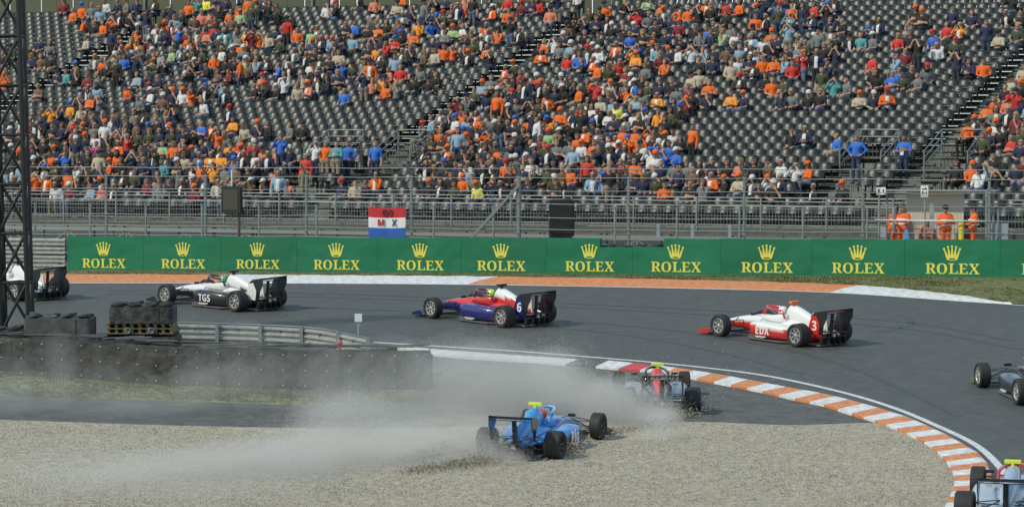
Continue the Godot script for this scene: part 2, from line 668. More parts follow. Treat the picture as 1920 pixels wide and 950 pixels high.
	for k in KERB.size() - 1:
		var a: Array = KERB[k]
		var b: Array = KERB[k + 1]
		if k < 3:
			kerb_block(kerb, a, b, 0.0, 1.0, ["white_paint", "red_paint", "white_paint"][k])
		else:
			kerb_block(kerb, a, b, 0.0, 0.5, "orange_paint")
			kerb_block(kerb, a, b, 0.5, 1.0, "white_paint")
	# asphalt run-off inside the kerb, then the gravel trap
	var ro := [[-900, 664], [0, 664], [500, 664], [740, 660], [860, 672], [990, 680], [1075, 687]]
	for k in range(0, 11):
		ro.append([KERB[k][2], KERB[k][3]])
	sheet("run_off", ground_line(ro, -0.004), ground_line(GRAVEL_EDGE, -0.004), M.runoff, 140, 10)
	var gt := GRAVEL_EDGE.duplicate()
	for k in range(11, KERB.size()):
		gt.append([KERB[k][2], KERB[k][3]])
	var gb := [[-900, 1160], [0, 1160], [900, 1160], [1400, 1160], [1600, 1140], [1690, 1050]]
	sheet("gravel_trap", ground_line(gt, 0.004), ground_line(gb, 0.004), M.gravel_bed, 140, 40, 0.03)
	# grass inside the barrier and along the banner wall
	sheet("grass_strip", ground_line([[-900, 660], [0, 690], [400, 700], [800, 690], [835, 695], [852, 708]], 0.006), ground_line([[-900, 728], [0, 742], [300, 752], [560, 760], [740, 755], [800, 738], [852, 711]], 0.006), M.turf, 80, 10, 0.05)
	var ka := []
	var kb := []
	for px in range(-900, 2600, 100):
		ka.append(on_line(kt, px) + Vector3(0, 0.03, 0))
		kb.append(wall_at(px) + Vector3(0, 0.03, 0.0))
	sheet("grass_verge", ka, kb, M.verge_turf, 120, 12, 0.12)
	# grass blades
	var tuft := MB.new()
	for k in 5:
		var t := TAU * k / 5.0 + 0.3
		var foot := Vector3(cos(t), 0, sin(t)) * 0.02
		var tip := Vector3(cos(t) * 0.06, 0.040 + 0.012 * (k % 3), sin(t) * 0.06)
		var wd := Vector3(-sin(t), 0, cos(t)) * 0.012
		tuft.add(PackedVector3Array([foot - wd, foot + wd, tip]), PackedInt32Array([0, 1, 2]), false, PackedColorArray(), false)
	var places := []
	for k in 9000:
		var px := rng.randf_range(-150, 2050)
		var t := sqrt(rng.randf())
		var q := (on_line(kt, px) as Vector3).lerp(wall_at(px), rng.randf_range(0.03, 0.98))
		places.append(q + Vector3(0, 0.02, 0))
	for k in 5000:
		var px := rng.randf_range(-100, 800)
		var a := gp(px, 700.0 + 0.02 * px)
		var b := gp(px, 741.0 + 0.03 * px - maxf(0, px - 600) * 0.06)
		places.append(a.lerp(b, rng.randf()))
	var mm := MultiMesh.new()
	mm.transform_format = MultiMesh.TRANSFORM_3D
	mm.use_colors = true
	mm.mesh = tuft.mesh(M.blades)
	mm.instance_count = places.size()
	for k in places.size():
		var s := rng.randf_range(0.6, 1.5)
		mm.set_instance_transform(k, Transform3D(Basis(Vector3.UP, rng.randf() * TAU).scaled(Vector3(s, s * rng.randf_range(0.5, 1.2), s)), places[k]))
		mm.set_instance_color(k, Color(0.07, 0.095, 0.025).lerp(Color(0.28, 0.25, 0.11), pow(rng.randf(), 1.3)))
	var mi := MultiMeshInstance3D.new()
	mi.name = "grass_blades"
	mi.multimesh = mm
	add_child(mi)
	tag(mi, "short patchy green and straw grass beside the track", "grass", "", "stuff")

func on_line(pts: Array, px: float) -> Vector3:
	for k in pts.size() - 1:
		var a := seen(pts[k]).x
		var b := seen(pts[k + 1]).x
		if px <= b or k == pts.size() - 2:
			return (pts[k] as Vector3).lerp(pts[k + 1], (px - a) / maxf(1e-4, b - a))
	return pts[-1]

func kerb_block(kerb: Node3D, a: Array, b: Array, t0: float, t1: float, m: String) -> void:
	var u0 := gp(lerpf(a[0], b[0], t0), lerpf(a[1], b[1], t0))
	var u1 := gp(lerpf(a[0], b[0], t1), lerpf(a[1], b[1], t1))
	var l0 := gp(lerpf(a[2], b[2], t0), lerpf(a[3], b[3], t0))
	var l1 := gp(lerpf(a[2], b[2], t1), lerpf(a[3], b[3], t1))
	var mb := MB.new()
	var rings := []
	var gap := (u1 - u0).normalized() * 0.004
	for q in [[u0 + gap, l0 + gap], [u1 - gap, l1 - gap]]:
		rings.append(PackedVector3Array([q[0] + Vector3(0, -0.1, 0), q[0] + Vector3(0, 0.015, 0), q[0].lerp(q[1], 0.12) + Vector3(0, 0.045, 0), q[1] + Vector3(0, 0.05, 0), q[1] + Vector3(0, -0.1, 0)]))
	mb.loft(rings, false)
	part("kerb_block", mb.mesh(M[m]), kerb)

# ------------------------------------------------------------------ banner wall
func build_wall() -> void:
	var a := wall_at(125)
	var b := wall_at(1920)
	var along := (b - a)
	along.y = 0
	along = along.normalized()
	var face := Vector3(-along.z, 0, along.x)
	if face.z < 0:
		face = -face
	var bas := Basis(along, Vector3.UP, face)
	var seams := [125, 268, 413, 556, 708, 864, 1024, 1186, 1352, 1523, 1697, 1876, 2060]
	var logos := [193, 342, 482, 630, 787, 939, 1105, 1267, 1438, 1609, 1786, 1968]
	var words := ["left end of the row", "second from the left end of the row", "behind the black and white car", "fourth from the left end", "under the tricolour flag", "behind the blue and red car", "under the loudspeaker, with a cut-out top corner", "with a cut-out top left corner", "above the orange kerb and red car", "where the orange kerb turns white", "in front of the marshals", "cut by the edge of the picture"]
	for k in logos.size():
		var p0 := wall_at(seams[k])
		var p1 := wall_at(seams[k + 1])
		var w := Vector2(p1.x - p0.x, p1.z - p0.z).length()
		var mid := (p0 + p1) / 2
		var wall := base("banner_wall", Vector3(mid.x, mid.y, mid.z), bas)
		var h := 1.20
		var y0 := -0.15
		var g: Material = M.banner_green if k % 3 != 2 else M.banner_green_deep
		# where the cut-out steps down, the block is lower
		var cut0 := -99.0
		var cut1 := 99.0
		if k == 6:
			cut0 = (wall_at(1125) - mid).dot(along)
		if k == 7:
			cut1 = (wall_at(1245) - mid).dot(along)
		var bevel := 0.012
		var ol := PackedVector2Array()
		var x0 := -w / 2 + 0.004
		var x1 := w / 2 - 0.004
		if k == 6:
			ol = PackedVector2Array([Vector2(x0, y0), Vector2(x1, y0), Vector2(x1, h - 0.28), Vector2(cut0, h - 0.28), Vector2(cut0, h), Vector2(x0, h)])
		elif k == 7:
			ol = PackedVector2Array([Vector2(x0, y0), Vector2(x1, y0), Vector2(x1, h), Vector2(cut1, h), Vector2(cut1, h - 0.28), Vector2(x0, h - 0.28)])
		else:
			ol = PackedVector2Array([Vector2(x0, y0), Vector2(x1, y0), Vector2(x1, h - bevel), Vector2(x1 - bevel, h), Vector2(x0 + bevel, h), Vector2(x0, h - bevel)])
		part("banner", MB.new().prism(ol, -0.22, 0.0).mesh(g), wall)
		var lx := (wall_at(logos[k]) - mid).dot(along)
		var s := w / 2.75
		var t := text("ROLEX", 0.300 * s, 0.006, M.gold_print, font_bold)
		var lo := part("lettering", t, wall, Vector3(lx + 0.01, 0.285, 0.005))
		lo.scale = Vector3(1.07, 1.0, 1.0)
		var em := MB.new()
		# emblem: five rays with balls over an oval foot
		var e := 0.98 * s
		var cx := lx
		for r in 5:
			var q := (r - 2) / 2.0
			var top := Vector2(cx + q * 0.235 * e, 0.99 - absf(q) * 0.075 * e * absf(q) - 0.005)
			var foot := Vector2(cx + q * 0.125 * e, 0.615)
			var nx := 0.030 * e
			em.prism(PackedVector2Array([foot + Vector2(-nx * 1.5, 0), foot + Vector2(nx * 1.5, 0), top + Vector2(nx * 0.45, 0), top + Vector2(-nx * 0.45, 0)]), 0.0, 0.006)
			em.lathe(PackedVector2Array([Vector2(0.0005, 0.0), Vector2(0.034 * e, 0.001), Vector2(0.034 * e, 0.007), Vector2(0.0005, 0.009)]), 10, Vector3(top.x, top.y, 0), Vector3(0, 0, 1))
		var ov := PackedVector2Array()
		for j in 16:
			ov.append(Vector2(cx + cos(TAU * j / 16) * 0.165 * e, 0.60 + sin(TAU * j / 16) * 0.052 * e))
		em.prism(ov, 0.0, 0.0075)
		part("emblem", em.mesh(M.gold_print), wall)
		var ov2 := PackedVector2Array()  # smaller dark oval set on the gold foot of the emblem
		for j in 14:
			ov2.append(Vector2(cx + cos(TAU * j / 14) * 0.10 * e, 0.595 + sin(TAU * j / 14) * 0.024 * e))
		part("emblem_hollow", MB.new().prism(ov2, 0.0075, 0.0100).mesh(M.emblem_dark), wall)
		tag(wall, "green barrier banner with gold crown and lettering, " + words[k], "banner", "green crown banners along the wall")
	# dark rubber blocks seen through the cut-out
	var c0 := wall_at(1128)
	var c1 := wall_at(1243)
	for k in 4:
		var q := c0.lerp(c1, (k + 0.5) / 4.0)
		var tb := MB.new()
		tb.lathe(tyre_profile(0.31, 0.2), 14, Vector3(0, 0, 0), Vector3.UP)
		var o := part("spare_tyre", tb.mesh(M.tyre_black), self, Vector3(q.x, q.y + 0.88, q.z - 0.58))
		o.rotation.z = [0.1, -0.14, 0.05, 0.12][k]
		tag(o, "black tyre stacked behind the notch in the banner wall, %s from the left" % ["first", "second", "third", "fourth"][k], "tyre", "tyres behind the notch")
		var post := MB.new()
		for s in 4:
			post.lathe(tyre_profile(0.31, 0.2), 12, Vector3(0, -0.205 * (s + 1), 0), Vector3.UP)
		var under := part("tyre_stack", post.mesh(M.tyre_black), o)
	# steel guard rail that carries on where the banners end
	var gr := base("guard_rail", wall_at(-60) * 0.5 + wall_at(125) * 0.5, bas)
	var l: float = (wall_at(122) - wall_at(-420)).length()
	var off: float = (wall_at(122) - gr.position).dot(along)
	for k in 4:
		var rail := MB.new()
		rail.loft(w_beam(Vector3(off - l, 0.14 + 0.29 * k, 0), Vector3(off, 0.14 + 0.29 * k, 0), 0.25), false)
		part("rail", rail.mesh(M.guard_rail), gr)
	for k in 5:
		part("post", MB.new().box(Vector3(off - 0.3 - k * 2.0, 0.45, -0.16), Vector3(0.1, 1.5, 0.12)).mesh(M.grey_steel), gr)
	tag(gr, "four-rail steel guard rail beside the left end of the green banners", "guard rail")

func w_beam(a: Vector3, b: Vector3, h: float) -> Array:   # corrugated rail section swept from a to b, face towards +Z
	var prof := [Vector2(-0.5, 0.0), Vector2(-0.36, 0.075), Vector2(-0.2, 0.075), Vector2(-0.06, 0.0), Vector2(0.06, 0.0), Vector2(0.2, 0.075), Vector2(0.36, 0.075), Vector2(0.5, 0.0), Vector2(0.5, -0.012), Vector2(0.34, 0.06), Vector2(0.2, 0.06), Vector2(0.06, -0.015), Vector2(-0.06, -0.015), Vector2(-0.2, 0.06), Vector2(-0.34, 0.06), Vector2(-0.5, -0.012)]
	var rings := []
	for q in [a, b]:
		var ring := PackedVector3Array()
		for p in prof:
			ring.append(q + Vector3(0, p.x * h, p.y))
		rings.append(ring)
	return rings

func tyre_profile(r: float, w: float) -> PackedVector2Array:   # ring section as (radius, height), closed on the inside
	return PackedVector2Array([Vector2(r * 0.6, -w * 0.42), Vector2(r * 0.78, -w * 0.5), Vector2(r * 0.93, -w * 0.46), Vector2(r, -w * 0.32), Vector2(r, w * 0.32), Vector2(r * 0.93, w * 0.46), Vector2(r * 0.78, w * 0.5), Vector2(r * 0.6, w * 0.42), Vector2(r * 0.57, 0.0)])

# ------------------------------------------------------------------ grandstand
const ROWS := 36
const AISLES := [-83.75, -41.25, 1.25, 43.75]     # aisle centres in seat units
const BAYS := [[-5.0, -2.0], [1.0, 4.0], [37.6, 40.6], [43.7, 46.8]]
var stand: Node3D
var stand_xf: Transform3D

func open_spot(i: float, r: int) -> bool:      # no seat here: aisle, entrance or landing
	for a in AISLES:
		if absf(i - a) < 1.2:
			return true
	for b in BAYS:
		if r >= 2 and r <= 9 and i > b[0] - 0.4 and i < b[1] + 0.4:
			return true
	if r >= 2 and r <= 3 and ((i > -6.0 and i < 5.0) or (i > 36.6 and i < 47.8)):
		return true
	return false

func seat_local(i: float, r: float) -> Vector3:
	return Vector3(i * SEAT_PITCH, r * ROW_RISE, -r * ROW_DEPTH)

func make_seat() -> ArrayMesh:
	# moulded shell: rounded backrest facing the track, curving into the pan
	var mb := MB.new()
	var prof := [Vector2(0.44, 0.455), Vector2(0.42, 0.44), Vector2(0.30, 0.425), Vector2(0.14, 0.42), Vector2(0.07, 0.44), Vector2(0.045, 0.50), Vector2(0.025, 0.57), Vector2(0.0, 0.64), Vector2(-0.03, 0.70), Vector2(-0.062, 0.745), Vector2(-0.10, 0.76)]
	var cols := 7
	var p := PackedVector3Array()
	var idx := PackedInt32Array()
	for a in prof.size():
		for b in cols:
			var t := -1.0 + 2.0 * b / (cols - 1)
			var w := 0.236
			var bow := (1.0 - t * t)
			var q: Vector2 = prof[a]
			var y: float = q.y
			var z: float = q.x
			if a >= 4:
				z += bow * 0.06
				if a >= 7:
					y -= 0.05 * pow(absf(t), 4)
			else:
				y += (1.0 - bow) * 0.02
			p.append(Vector3(t * w, y, z))
	for a in prof.size() - 1:
		for b in cols - 1:
			var k := a * cols + b
			idx.append_array(PackedInt32Array([k, k + cols, k + cols + 1, k, k + cols + 1, k + 1]))
	mb.add(p, idx, true, PackedColorArray(), false)
	if mb.n[3 + 6 * cols].z < 0:
		for k in mb.n.size():
			mb.n[k] = -mb.n[k]
		for k in range(0, mb.ix.size(), 3):
			var t := mb.ix[k + 1]
			mb.ix[k + 1] = mb.ix[k + 2]
			mb.ix[k + 2] = t
	# bracket down to the deck
	mb.box(Vector3(0, 0.20, 0.06), Vector3(0.05, 0.42, 0.05))
	mb.box(Vector3(0, 0.40, 0.18), Vector3(0.10, 0.03, 0.26))
	return mb.mesh(M.seat_plastic)

func build_stand() -> void:
	stand = base("grandstand", STAND_AT, Basis(Vector3.UP, -PSI))
	stand_xf = stand.transform
	tag(stand, "temporary grandstand with rows of black plastic seats and steel frame", "grandstand")
	var i0 := -72.0
	var i1 := 62.0
	# decks, interrupted at the entrances
	for r in ROWS:
		var cuts := [i0]
		for b in BAYS:
			if r >= 3 and r <= 9:
				cuts.append(b[0])
				cuts.append(b[1])
		cuts.append(i1)
		var deck := MB.new()
		for k in range(0, cuts.size(), 2):
			var x0: float = cuts[k] * SEAT_PITCH
			var x1: float = cuts[k + 1] * SEAT_PITCH
			deck.box(Vector3((x0 + x1) / 2, r * ROW_RISE - 0.025, -r * ROW_DEPTH + 0.12), Vector3(x1 - x0, 0.05, 0.60))
			deck.box(Vector3((x0 + x1) / 2, r * ROW_RISE - 0.15, -r * ROW_DEPTH - 0.225), Vector3(x1 - x0, 0.16, 0.03))
		part("deck", deck.mesh(M.step_grey), stand)
	# steps up the aisles: two treads to a row
	for a in AISLES.slice(1):
		var st := MB.new()
		for r in ROWS - 1:
			for h in 2:
				st.box(Vector3(a * SEAT_PITCH, (r + 0.5 * h) * ROW_RISE - 0.04, -(r + 0.5 * h) * ROW_DEPTH + 0.08), Vector3(1.22, 0.115, 0.36))
		part("aisle_steps", st.mesh(M.step_grey), stand)
	# legs from the rows to the yard
	for k in 12:
		var i := i0 + 2 + k * 11.0
		for r in [0, 9, 18, 27, 35]:
			var q := seat_local(i, r)
			part("leg", MB.new().tube(Vector3(q.x, GROUND_BACK - STAND_AT.y, q.z - 0.2), Vector3(q.x, q.y - 0.05, q.z - 0.2), 0.05).mesh(M.steel), stand)
	# walkway in front with its edge beam and zig-zag support
	var wz := 2.0
	part("walkway", MB.new().box(Vector3((i0 + i1) / 2 * SEAT_PITCH, -0.06, 1.21), Vector3((i1 - i0) * SEAT_PITCH, 0.06, 1.58)).mesh(M.deck_wood), stand)
	part("edge_beam", MB.new().box(Vector3((i0 + i1) / 2 * SEAT_PITCH, -0.17, wz + 0.03), Vector3((i1 - i0) * SEAT_PITCH, 0.16, 0.05)).mesh(M.deck_wood), stand)
	part("edge_beam", MB.new().box(Vector3((i0 + i1) / 2 * SEAT_PITCH, -0.36, wz + 0.05), Vector3((i1 - i0) * SEAT_PITCH, 0.12, 0.05)).mesh(M.galvanised), stand)
	for k in 26:
		var x := i0 * SEAT_PITCH + 1.0 + k * 2.55
		var tr := MB.new()
		tr.tube(Vector3(x - 1.27, -0.45, wz), Vector3(x - 0.1, -1.25, wz), 0.022)
		tr.tube(Vector3(x - 0.1, -1.25, wz), Vector3(x + 1.27, -0.45, wz), 0.022)
		tr.tube(Vector3(x - 1.27, -1.25, wz), Vector3(x + 1.27, -1.25, wz), 0.022)
		tr.tube(Vector3(x - 1.27, GROUND_BACK - STAND_AT.y, wz), Vector3(x - 1.27, -0.42, wz), 0.035)
		part("truss", tr.mesh(M.galvanised), stand)
	# railing of the walkway in panels
	var pw := 2.3
	for k in 29:
		var x0 := i0 * SEAT_PITCH + k * pw
		var rl := MB.new()
		for y in [1.0, 0.88, 0.72]:
			rl.tube(Vector3(x0, y, wz), Vector3(x0 + pw, y, wz), 0.020, -1.0, 5)
		rl.tube(Vector3(x0, 0.10, wz), Vector3(x0 + pw, 0.10, wz), 0.016, -1.0, 5)
		rl.tube(Vector3(x0, 0.40, wz), Vector3(x0 + pw, 0.40, wz), 0.008, -1.0, 4)
		for j in 20:
			rl.tube(Vector3(x0 + pw * (j + 0.5) / 20, 0.10, wz), Vector3(x0 + pw * (j + 0.5) / 20, 0.72, wz), 0.008, -1.0, 4)
		rl.tube(Vector3(x0, -0.3, wz + 0.02), Vector3(x0, 1.03, wz + 0.02), 0.028)
		part("railing", rl.mesh(M.galvanised), stand)
	# entrances: guard rails round each opening, stairs inside
	for b in BAYS:
		var xa: float = b[0] * SEAT_PITCH
		var xb: float = b[1] * SEAT_PITCH
		var rt := 9.6
		var top := seat_local(0, rt)
		var ent := MB.new()
		for x in [xa, xb]:
			var f := seat_local(0, 6.9)
			var foot := Vector3(x, 2.0 * ROW_RISE, -2.4 * ROW_DEPTH)
			# sloping rails down the sides
			for h in [1.05, 0.80, 0.55]:
				ent.tube(Vector3(x, top.y + h, top.z), Vector3(x, f.y + h - 0.12, f.z), 0.024)
			for j in 9:
				var t := j / 8.0
				var yb := lerpf(top.y, f.y - 0.5, t)
				ent.tube(Vector3(x, yb - 0.9, lerpf(top.z, f.z, t)), Vector3(x, lerpf(top.y, f.y - 0.12, t) + 0.55, lerpf(top.z, f.z, t)), 0.012, -1.0, 4)
			ent.tube(Vector3(x, f.y - 0.9, f.z), Vector3(x, f.y + 0.93, f.z), 0.035)
			ent.tube(Vector3(x, top.y - 1.2, top.z), Vector3(x, top.y + 1.08, top.z), 0.04)
		for h in [1.05, 0.80, 0.55]:
			ent.tube(Vector3(xa, top.y + h, top.z), Vector3(xb, top.y + h, top.z), 0.022)
		for j in 10:
			var x := lerpf(xa, xb, (j + 0.5) / 10.0)
			ent.tube(Vector3(x, top.y - 0.2, top.z), Vector3(x, top.y + 0.55, top.z), 0.011, -1.0, 4)
		part("entrance_railing", ent.mesh(M.steel), stand)
		var stairs := MB.new()
		for j in 8:
			stairs.box(Vector3((xa + xb) / 2, 0.55 + j * 0.19, -2.5 * ROW_DEPTH - 0.35 - j * 0.42), Vector3(xb - xa - 0.1, 0.05, 0.34))
		part("stair_treads", stairs.mesh(M.deck_wood), stand)
	# landing in front of each pair of entrances
	for c in [-0.5, 42.2]:
		part("landing", MB.new().box(Vector3(c * SEAT_PITCH, 2 * ROW_RISE + 0.02, -2.45 * ROW_DEPTH), Vector3(11.0 * SEAT_PITCH, 0.03, 1.2)).mesh(M.deck_wood), stand)
	# screen of upright boards behind the top row
	var bz := -ROWS * ROW_DEPTH - 0.9
	for k in 40:
		var x := -64.0 * SEAT_PITCH + k * 0.9
		part("screen_board", MB.new().box(Vector3(x, ROWS * ROW_RISE + 0.9, bz + 0.03 * (k % 2)), Vector3(0.86, 2.6, 0.04)).mesh(M.top_fence), stand)
	for k in 8:
		part("screen_post", MB.new().tube(Vector3(-64.0 * SEAT_PITCH + k * 4.5, ROWS * ROW_RISE - 1.0, bz + 0.1), Vector3(-64.0 * SEAT_PITCH + k * 4.5, ROWS * ROW_RISE + 2.3, bz + 0.1), 0.05).mesh(M.galvanised), stand)
	# seats: the nearest 300 one by one, the rest as one mass
	var spots := []
	for r in ROWS:
		for blk in [-2, -1, 0, 1]:
			for n in 40:
				var i: float = 3.0 + 42.5 * blk + n
				if i < -66 or i > 58 or open_spot(i, r):
					continue
				var q := seat_local(i, r)
				var s := seen(stand_xf * (q + Vector3(0, 0.6, 0)))
				if s.x < -60 or s.x > 1980 or s.y < -40:
					continue
				spots.append([-(stand_xf * q).z, i, r, s])
	spots.sort_custom(func(a, b): return a[0] < b[0])
	var seat := make_seat()
	var rest := []
	var count := 0
	for s in spots:
		var inside: bool = s[3].x > 0 and s[3].x < 1920 and s[3].y < 380
		if count < 300 and inside:
			part("seat", seat, stand, seat_local(s[1], s[2]), Basis(Vector3.UP, rng.randf_range(-0.03, 0.03)))
			count += 1
		else:
			rest.append(s)
	var mm := MultiMesh.new()
	mm.transform_format = MultiMesh.TRANSFORM_3D
	mm.mesh = seat
	mm.instance_count = rest.size()
	for k in rest.size():
		mm.set_instance_transform(k, Transform3D(Basis(Vector3.UP, rng.randf_range(-0.03, 0.03)), seat_local(rest[k][1], rest[k][2])))
	var mi := MultiMeshInstance3D.new()
	mi.name = "seats"
	mi.multimesh = mm
	stand.add_child(mi, true)
	mi.set_meta("kind", "stuff")
	# arm hoop at the end of each row by the aisles
	for a in AISLES.slice(1):
		for r in ROWS:
			var i: float = a - 1.75
			if open_spot(i, r):
				continue
			var q := seat_local(i + 0.15, r)
			var p := seen(stand_xf * q)
			if p.x < -20 or p.x > 1940 or p.y < -10:
				continue
			var hoop := MB.new()
			hoop.path(PackedVector3Array([q + Vector3(-0.42, 0.66, 0.06), q + Vector3(-0.03, 0.66, 0.06), q + Vector3(0.02, 0.60, 0.07), q + Vector3(0.02, 0.34, 0.10), q + Vector3(-0.03, 0.28, 0.11), q + Vector3(-0.42, 0.28, 0.11)]), PackedFloat32Array([0.014]), 4)
			part("row_end_hoop", hoop.mesh(M.grey_steel), stand)

# ------------------------------------------------------------------ fences between wall and stand
func build_fences() -> void:
	var a := wall_at(0)
	var b := wall_at(1920)
	var along := b - a
	along.y = 0
	along = along.normalized()
	var face := Vector3(-along.z, 0, along.x)
	if face.z < 0:
		face = -face
	var bas := Basis(along, Vector3.UP, face)
	var back := -face
	# debris fence: tall posts with tensioned cables
	var df := base("debris_fence", Vector3(a.x, GROUND_BACK, a.z) + back * 0.55, bas)
	tag(df, "debris fence of tall steel posts and thin cables behind the banners", "fence")
	var xs := []
	for px in [-20, 186, 373, 563, 761, 963, 1170, 1388, 1612, 1850, 2080]:
		var x := (wall_at(px) - a).dot(along)
		xs.append(x)
		var thick: float = 0.075 if px == 963 else 0.05
		var post := MB.new()
		post.tube(Vector3(x, 0, 0), Vector3(x, 3.35, 0), thick)
		post.tube(Vector3(x, 3.35, 0), Vector3(x - 0.10, 3.75, 0.25), thick * 0.8)
		for h in [1.5, 2.0, 2.5, 3.0]:
			post.box(Vector3(x, h, thick), Vector3(0.13, 0.05, 0.03))
		part("post", post.mesh(M.steel), df)
	for h in [1.3, 1.62, 2.0, 2.45, 2.87, 3.30, 3.60]:
		var cab := MB.new()
		var pts := PackedVector3Array()
		for k in xs.size():
			pts.append(Vector3(xs[k], h, 0.06))
			if k < xs.size() - 1:
				pts.append(Vector3((xs[k] + xs[k + 1]) / 2, h - 0.025, 0.06))
		cab.path(pts, PackedFloat32Array([0.013]), 5)
		part("cable", cab.mesh(M.galvanised), df)
	var br := MB.new()
	var bx: float = (wall_at(963) - a).dot(along)
	br.bar(Vector3(bx, 3.0, 0.1), Vector3(bx - 1.75, 1.15, 0.1), 0.09, 0.09)
	part("brace", br.mesh(M.steel), df)
	# mesh fence with closer posts
	var mf := base("mesh_fence", Vector3(a.x, GROUND_BACK, a.z) + back * 1.5, bas)
	tag(mf, "low steel mesh fence with evenly spaced grey posts behind the debris fence", "fence")
	var span := (wall_at(2050) - a).dot(along)
	var first := (wall_at(133) - a).dot(along) - 4.2
	var x := first
	while x < span:
		part("post", MB.new().tube(Vector3(x, 0, 0), Vector3(x, 2.35, 0), 0.035).mesh(M.galvanised), mf)
		var pan := MB.new()
		for h in [0.1, 1.1, 1.7, 2.3]:
			pan.tube(Vector3(x, h, 0), Vector3(x + 2.1, h, 0), 0.012, -1.0, 4)
		for k in 22:
			pan.tube(Vector3(x + 2.1 * (k + 0.5) / 22, 0.05, 0), Vector3(x + 2.1 * (k + 0.5) / 22, 2.3, 0), 0.0035, -1.0, 3)
		part("panel", pan.mesh(M.galvanised), mf)
		x += 2.1
	# two pale upright plates on the fence
	for px in [1212, 1277]:
		var o := part("plate", MB.new().box(Vector3((wall_at(px) - a).dot(along), 1.55, 0.03), Vector3(0.11, 0.44, 0.02)).mesh(M.grey_panel), mf)
	var o2 := part("plate", MB.new().box(Vector3((wall_at(1348) - a).dot(along), 1.55, 0.03), Vector3(0.11, 0.44, 0.02)).mesh(M.grey_panel), mf)
	# tricolour flag tied to the fence
	var fx := (wall_at(683) - a).dot(along)
	var fw := (wall_at(760) - wall_at(690)).dot(along)
	var fl := base("flag", Vector3(a.x, GROUND_BACK, a.z) + back * 0.40 + along * fx + Vector3(0, 1.28, 0), bas)
	tag(fl, "red, white and blue flag with hand-painted letters hung on the fence", "flag")
	var rows := [["flag_blue", 0.0, 0.34], ["flag_white", 0.34, 0.68], ["flag_red", 0.68, 1.02]]
	for q in rows:
		var mb := MB.new()
		var rings := []
		for k in 19:
			var t := k / 18.0
			var z := 0.014 * sin(t * 9.0) + 0.006 * sin(t * 21.0)
			var sag := -0.07 * sin(t * PI)
			var xx := t * fw
			rings.append(PackedVector3Array([Vector3(xx, q[1] + sag * (1.0 if q[1] == 0.0 else 0.4), z), Vector3(xx, q[2] + sag * 0.3, z + 0.01), Vector3(xx, q[2] + sag * 0.3, z + 0.004), Vector3(xx, q[1] + sag * (1.0 if q[1] == 0.0 else 0.4), z - 0.006)]))
		mb.loft(rings, true)
		part("stripe", mb.mesh(M[q[0]]), fl)
	part("lettering", text("GO", 0.20, 0.01, M.ink_dark, font_sans), fl, Vector3(fw * 0.52, 0.83, 0.032))
	part("lettering", text("M", 0.22, 0.01, M.flag_red, font_sans), fl, Vector3(fw * 0.34, 0.50, 0.032))
	part("lettering", text("X", 0.22, 0.01, M.ink_blue, font_sans), fl, Vector3(fw * 0.70, 0.50, 0.032))
	# loudspeakers
	var sx := (wall_at(1036) - a).dot(along)
	for k in 2:
		var sp := base("loudspeaker", Vector3(a.x, GROUND_BACK, a.z) + back * 1.0 + along * (sx + 0.02 * k) + Vector3(0, 0.15 + 1.22 * k, 0), bas * Basis(Vector3.UP, 0.35))
		var cab := MB.new()
		cab.prism(PackedVector2Array([Vector2(-0.40, 0), Vector2(0.40, 0), Vector2(0.41, 1.16), Vector2(0.36, 1.2), Vector2(-0.36, 1.2), Vector2(-0.41, 1.16)]), -0.6, 0.0)
		part("cabinet", cab.mesh(M.speaker_black), sp)
		part("grille", MB.new().box(Vector3(0, 0.58, 0.012), Vector3(0.70, 1.0, 0.02)).mesh(M.speaker_grey if k == 0 else M.speaker_black), sp)
		for s in [-1, 1]:
			part("handle", MB.new().bar(Vector3(0.41 * s, 0.5, -0.3), Vector3(0.41 * s, 0.7, -0.3), 0.02, 0.05).mesh(M.galvanised), sp)
		tag(sp, ["lower black loudspeaker cabinet behind the banner wall", "upper black loudspeaker cabinet stacked on another behind the fence"][k], "loudspeaker", "loudspeakers behind the fence")
	# square signal panel on a rusty pole
	var pp := wall_at(435)
	var pan2 := base("signal_panel", Vector3(pp.x, GROUND_BACK + 0.21, pp.z) + back * 0.30, bas * Basis(Vector3.UP, -0.25))
	part("pole", MB.new().tube(Vector3(0.10, -0.21, -0.05), Vector3(0.10, 2.1, -0.05), 0.05).mesh(M.rust_pole), pan2)
	var fr := MB.new()
	fr.prism(PackedVector2Array([Vector2(-0.50, 1.88), Vector2(-0.47, 1.85), Vector2(0.27, 1.85), Vector2(0.30, 1.88), Vector2(0.30, 2.72), Vector2(0.27, 2.75), Vector2(-0.47, 2.75), Vector2(-0.50, 2.72)]), 0.0, 0.14)
	part("casing", fr.mesh(M.black_steel), pan2)
	part("screen", MB.new().box(Vector3(-0.10, 2.3, 0.15), Vector3(0.60, 0.68, 0.012)).mesh(M.screen_brown), pan2)
	part("aerial", MB.new().tube(Vector3(-0.12, 2.75, 0.05), Vector3(-0.12, 3.3, 0.05), 0.03).mesh(M.bolt_white), pan2)
	tag(pan2, "square black signal panel, switched off, on a rusty pole behind the banners", "signal panel")

